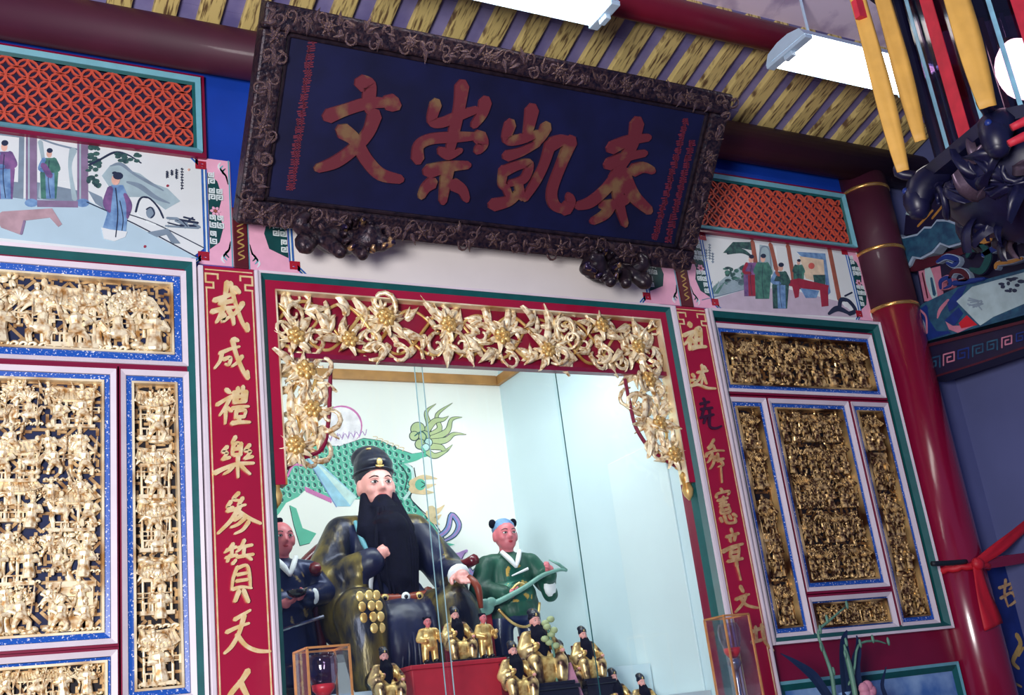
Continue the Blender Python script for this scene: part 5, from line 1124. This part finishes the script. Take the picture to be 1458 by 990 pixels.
# ------------------------------------------------------------------ sash, rope and blue board beside the pillar
def clothpoly(b, px, y, th, m):
    b.poly(wallp(y), [wallp(y).hit(*p) for p in px], 0, th, m)
zs = at(1385, 806, PY-PRr).z
t = thing('knotted_cloth', 'red cloth sash knotted around the pillar with a hanging tail', 'sash', (PX, PY-PRr, zs))
b = MB(); b.tube([(PX+(PRr+.012)*math.cos(2.95+a*.147), PY+(PRr+.012)*math.sin(2.95+a*.147), zs+.006*math.sin(a*2)) for a in range(25)], .02, 'sash_red', 8); b.build('band', t, sm=True)
kq = at(1392, 803, PY-PRr-.03)
b = MB(); b.ell(kq, (.04, .03, .035), 'sash_red', 12, 8); b.build('knot', t, sm=True)
def ribbon3(b, pts, w, m, th=.006, wave=.006, n=6, face_to=(0, -1, 0)):
    p = smooth([tuple(a)+(x,) for a, x in zip(pts, w)], n); v = []; f = []; k = len(p)
    for i in range(k):
        a, c = Vector(p[max(0, i-1)][:3]), Vector(p[min(k-1, i+1)][:3]); t_ = (c-a).normalized(); sd = t_.cross(Vector(face_to)).normalized(); h = p[i][3]/2; o = Vector(p[i][:3])
        for j in range(5):
            s_ = -1+j*.5; v.append(o+sd*h*s_+Vector((0, wave*math.sin(j*2.1+i*.5), 0)))
        for j in range(5):
            s_ = -1+j*.5; v.append(o+sd*h*s_+Vector((0, wave*math.sin(j*2.1+i*.5)+th, 0)))
    for i in range(k-1):
        r = [10*i+j for j in (0, 1, 2, 3, 4, 9, 8, 7, 6, 5)]
        for j in range(10): f.append((r[j], r[(j+1) % 10], r[(j+1) % 10]+10, r[j]+10))
    f += [tuple(10*(k-1)+j for j in (0, 1, 2, 3, 4, 9, 8, 7, 6, 5)), (5, 6, 7, 8, 9, 4, 3, 2, 1, 0)]
    b.add(v, f, m)
yq = PY-PRr-.03
b = MB(); ribbon3(b, [at(1393, 806, yq), at(1402, 850, yq-.01), at(1416, 893, yq)], [.07, .12, .15], 'sash_red'); b.build('tail', t, sm=True)
b = MB(); ribbon3(b, [at(1395, 800, yq), at(1425, 778, yq-.02), at(1455, 754, yq-.02), at(1478, 736, yq)], [.05, .065, .06, .05], 'sash_red'); b.build('streamer', t, sm=True)
b = MB(); ribbon3(b, [at(1398, 803, yq+.02), at(1430, 799, yq+.02), at(1474, 793, yq+.02)], [.06, .06, .055], 'pillar_red'); b.build('streamer', t, sm=True)
b = MB(); b.tube([at(1327, 803, PY-PRr), at(1350, 802, PY-PRr-.01), at(1375, 800, PY-PRr)], .014, 'rope_dark', 8, 4); tag(b.build('dark_rope', sm=True), 'short dark rope on the left face of the red pillar at the sash', 'rope')
yb_ = -.012; bx = at(1404, 830, yb_).x
t = thing('blue_board', 'blue board with gold writing behind the sash at the right edge', 'sign board', ((bx+XR)/2, yb_, .6)); zt_ = at(1430, 806, yb_).z
b = MB(); b.box(bx-.03, XR-.003, yb_, -.0005, .6, zt_, 'board_blue'); b.build('board', t, bevel=.004)
cF = crop(1080, 700, 3.413); pl = wallp(yb_); b = MB()
brush(b, pl, cF, [[(1200, 430), (1195, 500), (1212, 560)], [(1168, 470), (1225, 448)], [(1175, 520), (1222, 492)], [(1240, 425), (1232, 460), (1218, 478)], [(1242, 428), (1272, 425), (1278, 460), (1295, 462)], [(1228, 495), (1275, 485), (1250, 530), (1220, 555)], [(1238, 500), (1262, 535), (1300, 548)]], 'gold_letter_dull', 13, .004); b.build('character', t)
b = MB(); brush(b, pl, cF, [(24, [(1255, 700), (1272, 740), (1250, 790), (1235, 830), (1262, 860)]), (14, [(1215, 900), (1240, 930), (1275, 950)]), (10, [(1285, 760), (1262, 800)])], 'strip_gold', 13, .004); b.build('ornament', t)

# ------------------------------------------------------------------ painted beams on the side wall
XB = PX+.12; PS = Plane((XB, 0, 0), (0, -1, 0), (0, 0, 1)); cE = crop(1258, 300, 3.96)
def solid(b, pts, h0, h1, m): b.poly(PS, [PS.hit(*p) for p in cE(pts)], h0, h1, m)
class Art2(Art):
    def __init__(s, base): s.pl = Plane(PS.at(0, 0, base), PS.e1, PS.e2); s.c, s.b, s.h = cE, MB(), .001
    def g(s, pts, m, dh=.00008): s.h += dh; s.b.poly(s.pl, [PS.hit(*p) for p in s.c(pts)], 0, s.h, m)
    def k(s, pts, w, m, dh=.00008):
        s.h += dh; q = [PS.hit(*p) for p in s.c(pts)]; sc = math.dist(q[0], PS.hit(*s.c([(pts[0][0], pts[0][1]+10)])[0]))/10
        s.b.stroke(s.pl, q, [a*sc for a in w] if isinstance(w, (list, tuple)) else w*sc, 0, s.h, m)
th = -.14
t = thing('fret_beam', 'dark beam with painted key-fret pattern above the blue-grey side wall', 'beam', PS.at(*PS.hit(*cE([(260, 960)])[0])))
b = MB(); solid(b, [(205, 765), (1500, 454), (1500, 547), (262, 962)], th, .02, 'beam_dark'); b.build('beam', t)
A = Art2(.02)
def fr2(x, y, s_, m, fx=1):
    P_ = [(x+fx*a*s_, y+c*s_-fx*a*s_*.26) for a, c in ((-.5, .5), (-.5, -.5), (.5, -.5), (.5, .3), (-.15, .3), (-.15, -.15), (.2, -.15))]
    for p, q in zip(P_, P_[1:]): A.k([p, q], s_*.14, m)
for i in range(14): fr2(300+i*82, 860-i*24, 62-i*1.5, ('beam_teal', 'beam_pink', 'beam_navy', 'beam_teal')[i % 4], 1 if i % 2 else -1)
A.k([(215, 775), (500, 705), (900, 605)], 16, 'beam_maroon'); A.k([(262, 950), (520, 872), (900, 742)], 10, 'beam_maroon'); A.g([(222, 800), (245, 805), (275, 935), (258, 950)], 'beam_outline'); A.k([(240, 830), (262, 920)], 9, 'beam_navy')
A.done('painting', t)
t = thing('painted_beam', 'painted beam with white cartouche and coloured scrolls at the right edge', 'beam', PS.at(*PS.hit(*cE([(215, 745)])[0])))
b = MB(); solid(b, [(178, 560), (230, 520), (420, 430), (1500, 137), (1500, 398), (215, 745)], th, .0, 'beam_teal'); b.build('beam', t)
A = Art2(.0)
A.g([(185, 570), (240, 530), (290, 620), (380, 690), (225, 738)], 'beam_navy'); A.k([(190, 585), (225, 640), (235, 720)], [10, 22, 12], 'beam_outline'); A.k([(205, 560), (240, 600), (245, 690)], 12, 'beam_pink')
A.g([(250, 545), (330, 500), (300, 580), (360, 680), (300, 680), (255, 610)], 'beam_teal'); A.k([(365, 505), (320, 560), (305, 605)], [16, 24, 10], 'beam_pink'); A.g([(360, 520), (420, 440), (470, 420), (415, 540), (370, 570)], 'beam_navy')
A.g([(345, 620), (425, 545), (450, 580), (400, 650)], 'beam_navy'); A.g([(350, 625), (390, 650), (520, 645), (420, 690), (370, 670)], 'beam_pink'); A.g([(425, 635), (470, 590), (530, 645), (440, 665)], 'sash_red')
A.g([(412, 512), (500, 430), (1400, 180), (1400, 385), (545, 648)], 'p_mist'); A.g([(560, 640), (620, 600), (760, 540), (900, 480), (1400, 340), (1400, 385), (548, 648)], 'beam_teal')
r2 = random.Random(6)
for i in range(12): A.k([(490+r2.uniform(-15, 70), 480+r2.uniform(0, 70)), (500+r2.uniform(-10, 70), 490+r2.uniform(0, 70))], 8, 'p_grey')
for i in range(14): A.o(670+r2.uniform(-10, 110), 410+r2.uniform(-30, 50), r2.uniform(8, 22), r2.uniform(6, 12), 'p_ink', 8)
A.done('painting', t)
t = thing('scroll_bracket', 'carved and painted scroll bracket layer between the side beams', 'bracket', PS.at(*PS.hit(*cE([(300, 500)])[0])))
b = MB(); solid(b, [(168, 335), (290, 300), (520, 190), (1500, -145), (1500, 139), (420, 432), (230, 522), (205, 520)], th, -.03, 'beam_dark'); b.build('panel', t)
A = Art2(-.03)
A.g([(178, 340), (300, 310), (320, 480), (270, 505), (212, 510)], 'beam_pink'); A.k([(200, 350), (230, 490)], 10, 'beam_maroon'); A.k([(228, 325), (245, 400), (270, 485)], [40, 60, 40], 'p_mist'); A.k([(250, 380), (268, 470)], [16, 24], 'beam_teal')
A.done('painting', t)
def scroll(name, pts, w, m, m2):
    b = MB(); q = [PS.hit(*p) for p in cE(pts)]; sc = math.dist(q[0], PS.hit(*cE([(pts[0][0], pts[0][1]+10)])[0]))/10
    b.stroke(PS, q, [(a+9)*sc for a in w], -.03, .008, m2); b.stroke(PS, q, [a*sc for a in w], -.03, .016, m); b.build(name, t)
scroll('scroll', [(310, 290), (360, 262), (420, 280), (400, 310), (365, 295)], [14, 26, 30, 22, 12], 'beam_navy', 'beam_outline'); scroll('scroll', [(380, 380), (400, 345), (450, 345), (480, 385), (430, 395)], [14, 24, 30, 24, 10], 'beam_maroon', 'beam_outline')
scroll('scroll', [(330, 440), (330, 400), (370, 380), (385, 420), (350, 440)], [12, 22, 24, 20, 8], 'beam_navy', 'beam_pink'); scroll('scroll', [(480, 260), (500, 220), (560, 210), (600, 260), (560, 340), (500, 330)], [20, 40, 46, 44, 40, 20], 'fret_green', 'beam_dark')
scroll('blue_arm', [(570, 250), (660, 200), (740, 165), (900, 120)], [26, 36, 36, 40], 'beam_navy', 'beam_outline'); scroll('ochre_arm', [(530, 170), (600, 140), (680, 90), (800, 40), (900, 10)], [60, 80, 70, 70, 70], 'beam_ochre', 'beam_maroon'); scroll('blue_arm', [(400, 410), (480, 400), (570, 385)], [20, 22, 8], 'beam_navy', 'beam_navy')
scroll('ochre_scroll', [(640, 325), (650, 300), (720, 290), (790, 270)], [16, 22, 20, 16], 'beam_ochre', 'beam_outline')
t = thing('cloud_bracket', 'teal cloud-shaped carved bracket high beside the pillar', 'bracket', PS.at(*PS.hit(*cE([(180, 280)])[0])))
b = MB(); solid(b, [(60, 130), (110, 150), (190, 130), (230, 90), (270, 90), (300, 50), (360, 50), (440, 80), (480, 130), (440, 190), (370, 210), (320, 190), (280, 240), (210, 275), (170, 268), (150, 310), (112, 342), (95, 300)], -.08, .0, 'beam_outline'); b.build('outline', t)
b = MB(); solid(b, [(72, 142), (110, 160), (195, 142), (235, 102), (272, 102), (305, 62), (358, 62), (432, 90), (466, 132), (432, 180), (370, 198), (318, 178), (272, 230), (208, 264), (162, 256), (140, 300), (112, 328), (104, 300)], -.07, .008, 'beam_teal'); b.build('cloud', t)
b = MB(); solid(b, [(110, 345), (160, 275), (300, 250), (560, 150), (560, 190), (300, 300), (170, 340)], -.13, -.02, 'beam_maroon'); b.build('rail', t)
t = thing('upper_beam', 'upper beam in shade-dark navy disappearing behind the lantern', 'beam', PS.at(*PS.hit(*cE([(100, 140)])[0])))
b = MB(); solid(b, [(50, 130), (60, 20), (330, -330), (1500, -560), (1500, -180), (520, 160), (300, 100)], -.16, -.10, 'beam_dark'); b.build('beam', t)  # navy-dark colour carries the deep shade over the upper beam
A = Art2(-.10)
A.g([(480, -20), (900, -160), (900, 20), (640, 100), (560, 90)], 'beam_navy'); A.k([(480, -10), (520, 60), (600, 95), (660, 85), (720, 40), (900, 0)], 9, 'beam_outline'); A.g([(60, 10), (90, -60), (180, -160), (200, -120), (150, -60), (90, 20)], 'p_mist'); A.k([(150, -120), (165, -90), (150, -60)], 18, 'beam_navy')
for i in range(5): A.k([(90+i*40, 100-i*22), (170+i*42, 20-i*30)], 14, ('beam_dark', 'beam_ochre')[i % 2])
A.done('painting', t)

# ------------------------------------------------------------------ fluorescent battens
def tube_lamp(label, near_pt, far_pt, z, other, length):
    """near_pt/far_pt: the two lower corners of one end; other: +1 runs to +x, -1 runs to -x"""
    a = atz(*near_pt, z); c = atz(*far_pt, z); x0 = (a.x+c.x)/2; x1 = x0+other*length; lo, hi = min(x0, x1), max(x0, x1); ya, yb = sorted((a.y, c.y)); ym = (ya+yb)/2
    t = thing('fluorescent_lamp', label, 'lamp', ((lo+hi)/2, ym, z))
    v = []
    b = MB(); prof = [(ya, z), (yb, z), (yb-.03, z+.05), (ym+.04, z+.07), (ym-.04, z+.07), (ya+.03, z+.05)]
    n = len(prof); b.add([(lo, *p) for p in prof]+[(hi, *p) for p in prof], [tuple(range(n)), tuple(range(n, 2*n))[::-1]]+[(i, n+i, n+(i+1) % n, (i+1) % n) for i in range(1, n)], 'fixture_white'); b.build('housing', t)
    b = MB(); b.box(lo+.05, hi-.05, ya+.015, yb-.015, z-.012, z+.002, 'tube_glow'); b.build('diffuser', t, bevel=.004)
    for xx in (lo, hi-.05): b = MB(); b.box(xx, xx+.05, ya, yb, z-.02, z+.002, 'fixture_white'); b.box(xx+.01, xx+.04, ym-.03, ym+.03, z-.045, z-.018, 'fixture_white'); b.build('end_cap', t, bevel=.004)
    b = MB(); 
    for xx in (lo+.2, hi-.2): b.tube([(xx, ym, z+.06), (xx, ym, cz(ym)+.04)], .008, 'fixture_white', 6)
    b.build('hanger', t); return t
tube_lamp('lit white fluorescent batten at the top edge above the plaque', (845, 38), (888, 4), 4.70, -1, 1.25)
tube_lamp('lit white fluorescent batten on the ceiling left of the lantern', (1095, 95), (1141, 46), 4.70, 1, 1.0)

# ------------------------------------------------------------------ hanging palace lantern, upper right
LC = at(1432, 60, -2.3); LR = .33; zr = at(1400, 165, -2.3-.1).z
t = thing('palace_lantern', 'dark carved hexagonal palace lantern with lit panes and ribbons', 'lantern', (LC.x, LC.y, zr-.30))
def hexr(r, z, o=0.3, n=6): return [Vector((LC.x+r*math.cos(o+2*math.pi*i/n), LC.y+r*math.sin(o+2*math.pi*i/n), z)) for i in range(n)]
def hexsolid(prof, m, n=6):
    b = MB(); v = []; k = len(prof)
    for r, z in prof: v += hexr(r, z, n=n)
    b.add(v, [(i*n+j, i*n+(j+1) % n, (i+1)*n+(j+1) % n, (i+1)*n+j) for i in range(k-1) for j in range(n)]+[tuple(range(n))[::-1], tuple((k-1)*n+j for j in range(n))], m); return b
H_ = .75
hexsolid([(LR*.9, zr-.05), (LR*1.25, zr-.04), (LR*1.3, zr), (LR*1.05, zr+.03)], 'lantern_wood').build('rim', t)
hexsolid([(LR*.12, zr-.34), (LR*.5, zr-.31), (LR*.92, zr-.22), (LR*1.08, zr-.14), (LR*1.02, zr-.08), (LR*.85, zr-.05)], 'lantern_wood', 24).build('lower_bowl', t, sm=True)
r9 = random.Random(77)
for k in range(70):
    a = r9.uniform(0, 6.28); q = r9.random(); rad = LR*(1.08-.55*q*q)+.005; o = inst(LEAF[k % 4], 'carved_leaf', t, (LC.x+rad*math.cos(a), LC.y+rad*math.sin(a), zr-.10-.17*q), (r9.uniform(-.6, .2)+q*1.0, r9.uniform(0, 6.3), a+math.pi/2), r9.uniform(.10, .16), 'lantern_wood' if k % 6 else 'lantern_gold')
hexsolid([(LR*1.05, zr+H_), (LR*1.3, zr+H_+.02), (LR*1.35, zr+H_+.06), (LR*.3, zr+H_+.3), (.02, zr+H_+.34)], 'lantern_wood').build('roof', t)
c0, c1 = hexr(LR, zr+.02), hexr(LR, zr+H_)
for i in range(6):
    a0, a1, d0, d1 = c0[i], c1[i], c0[(i+1) % 6], c1[(i+1) % 6]
    b = MB(); b.tube([a0, a1], .022, 'lantern_wood', 8); b.build('post', t)
    b = MB(); nn = ((a0+d0)/2-Vector((LC.x, LC.y, a0.z))).normalized()*.002; b.add([a0-nn, d0-nn, d1-nn, a1-nn, a0+nn, d0+nn, d1+nn, a1+nn], [(0, 1, 2, 3), (7, 6, 5, 4), (0, 4, 5, 1), (1, 5, 6, 2), (2, 6, 7, 3), (3, 7, 4, 0)], 'glass_lantern'); b.build('pane', t)
    b = MB()
    for s_, m in ((.2, 'bead_blue'), (.5, 'ribbon_red'), (.8, 'bead_blue')):
        p = a0+(d0-a0)*s_+nn*8; q = a1+(d1-a1)*s_+nn*8; e = (d0-a0).normalized()*(.03 if m == 'ribbon_red' else .008)
        b.add([p-e, p+e, q+e, q-e, p-e+nn*2, p+e+nn*2, q+e+nn*2, q-e+nn*2], [(0, 1, 2, 3), (7, 6, 5, 4), (0, 4, 5, 1), (1, 5, 6, 2), (2, 6, 7, 3), (3, 7, 4, 0)], m)
    b.build('pane_strip', t)
    # dragon-head bracket with curled horn at each lower corner
    o = a0-Vector((LC.x, LC.y, a0.z)); o.normalize(); b = MB(); bp = a0+o*.0-Vector((0, 0, .03))
    b.tube([bp, bp+o*.09+Vector((0, 0, -.05)), bp+o*.13+Vector((0, 0, -.16))], [.05, .06, .03], 'lantern_wood', 8, 4); b.ell(bp+o*.12+Vector((0, 0, -.10)), (.05, .05, .07), 'lantern_wood', 8, 6); b.tube([bp+o*.1, bp+o*.16+Vector((0, 0, .03)), bp+o*.15+Vector((0, 0, .08))], [.02, .018, .006], 'lantern_wood', 6, 3); b.ell(bp+o*.15+Vector((0, 0, -.05)), (.014,)*3, 'board_blue', 6, 5); b.build('dragon_bracket', t, sm=True)
b = MB(); b.ell((LC.x-.06, LC.y-.06, zr+.28), (.085, .085, .12), 'bulb_warm', 14, 10); b.lathe([(.03, .37), (.03, .45)], (LC.x, LC.y, zr), 'brass', 10); b.build('bulb', t, sm=True)
b = MB(); b.tube([(LC.x, LC.y, zr+H_+.3), (LC.x, LC.y, 6.4)], .008, 'lantern_wood', 6); b.build('hanging_rod', t)
for (px0, px1, pyb, w_, yy) in ((1242, 1287, 243, .055, -2.30), (1272, 1312, 200, .055, -2.28), (1378, 1408, 152, .075, -2.55)):
    p1 = at(px1, pyb, yy); p0 = Vector((p1.x, p1.y, p1.z+1.0))
    b = MB(); ribbon3(b, [p1, p1+Vector((.0, 0, .3)), p1+Vector((0, 0, .7)), p0], [w_*.7, w_, w_, w_*.9], 'ribbon_yellow', .004, .004, face_to=(-.75, -.66, 0)); b.build('yellow_ribbon', t, sm=True)
    b = MB(); zz = at(px0, 20, yy).z
    b.box(p1.x-w_*.5, p1.x+w_*.5, p1.y-.01, p1.y+.012, zz-.03, zz+.04, 'ribbon_red')
    if px0 == 1242: b.build('red_wrap', t)
for px, py, l_ in ((1440, 182, .09), (1436, 205, .085)):
    p = at(px, py, -2.62); b = MB(); b.tube([p, p+Vector((.06, -.05, .02)), p+Vector((.14, -.1, .03))], [.012, .016, .014], 'ribbon_red', 8, 3); b.build('red_tassel', t, sm=True)

# pink tablet leaning among the small figures
q = at(818, 975, .30); t = thing('offering_tablet', 'pale pink tablet leaning among the small figures at the bottom', 'tablet', (q.x, .30, 1.70))
b = MB(); b.box(-.05, .05, -.008, .008, 0, q.z+.10-1.70, 'bud_pink'); o = b.build('board', t, bevel=.004, local=True); t.rotation_euler = (-.1, -.22, 0)
b = MB(); b.box(-.07, .07, -.03, .03, 0, .02, 'black_lacquer'); b.build('foot', t, bevel=.004, local=True)
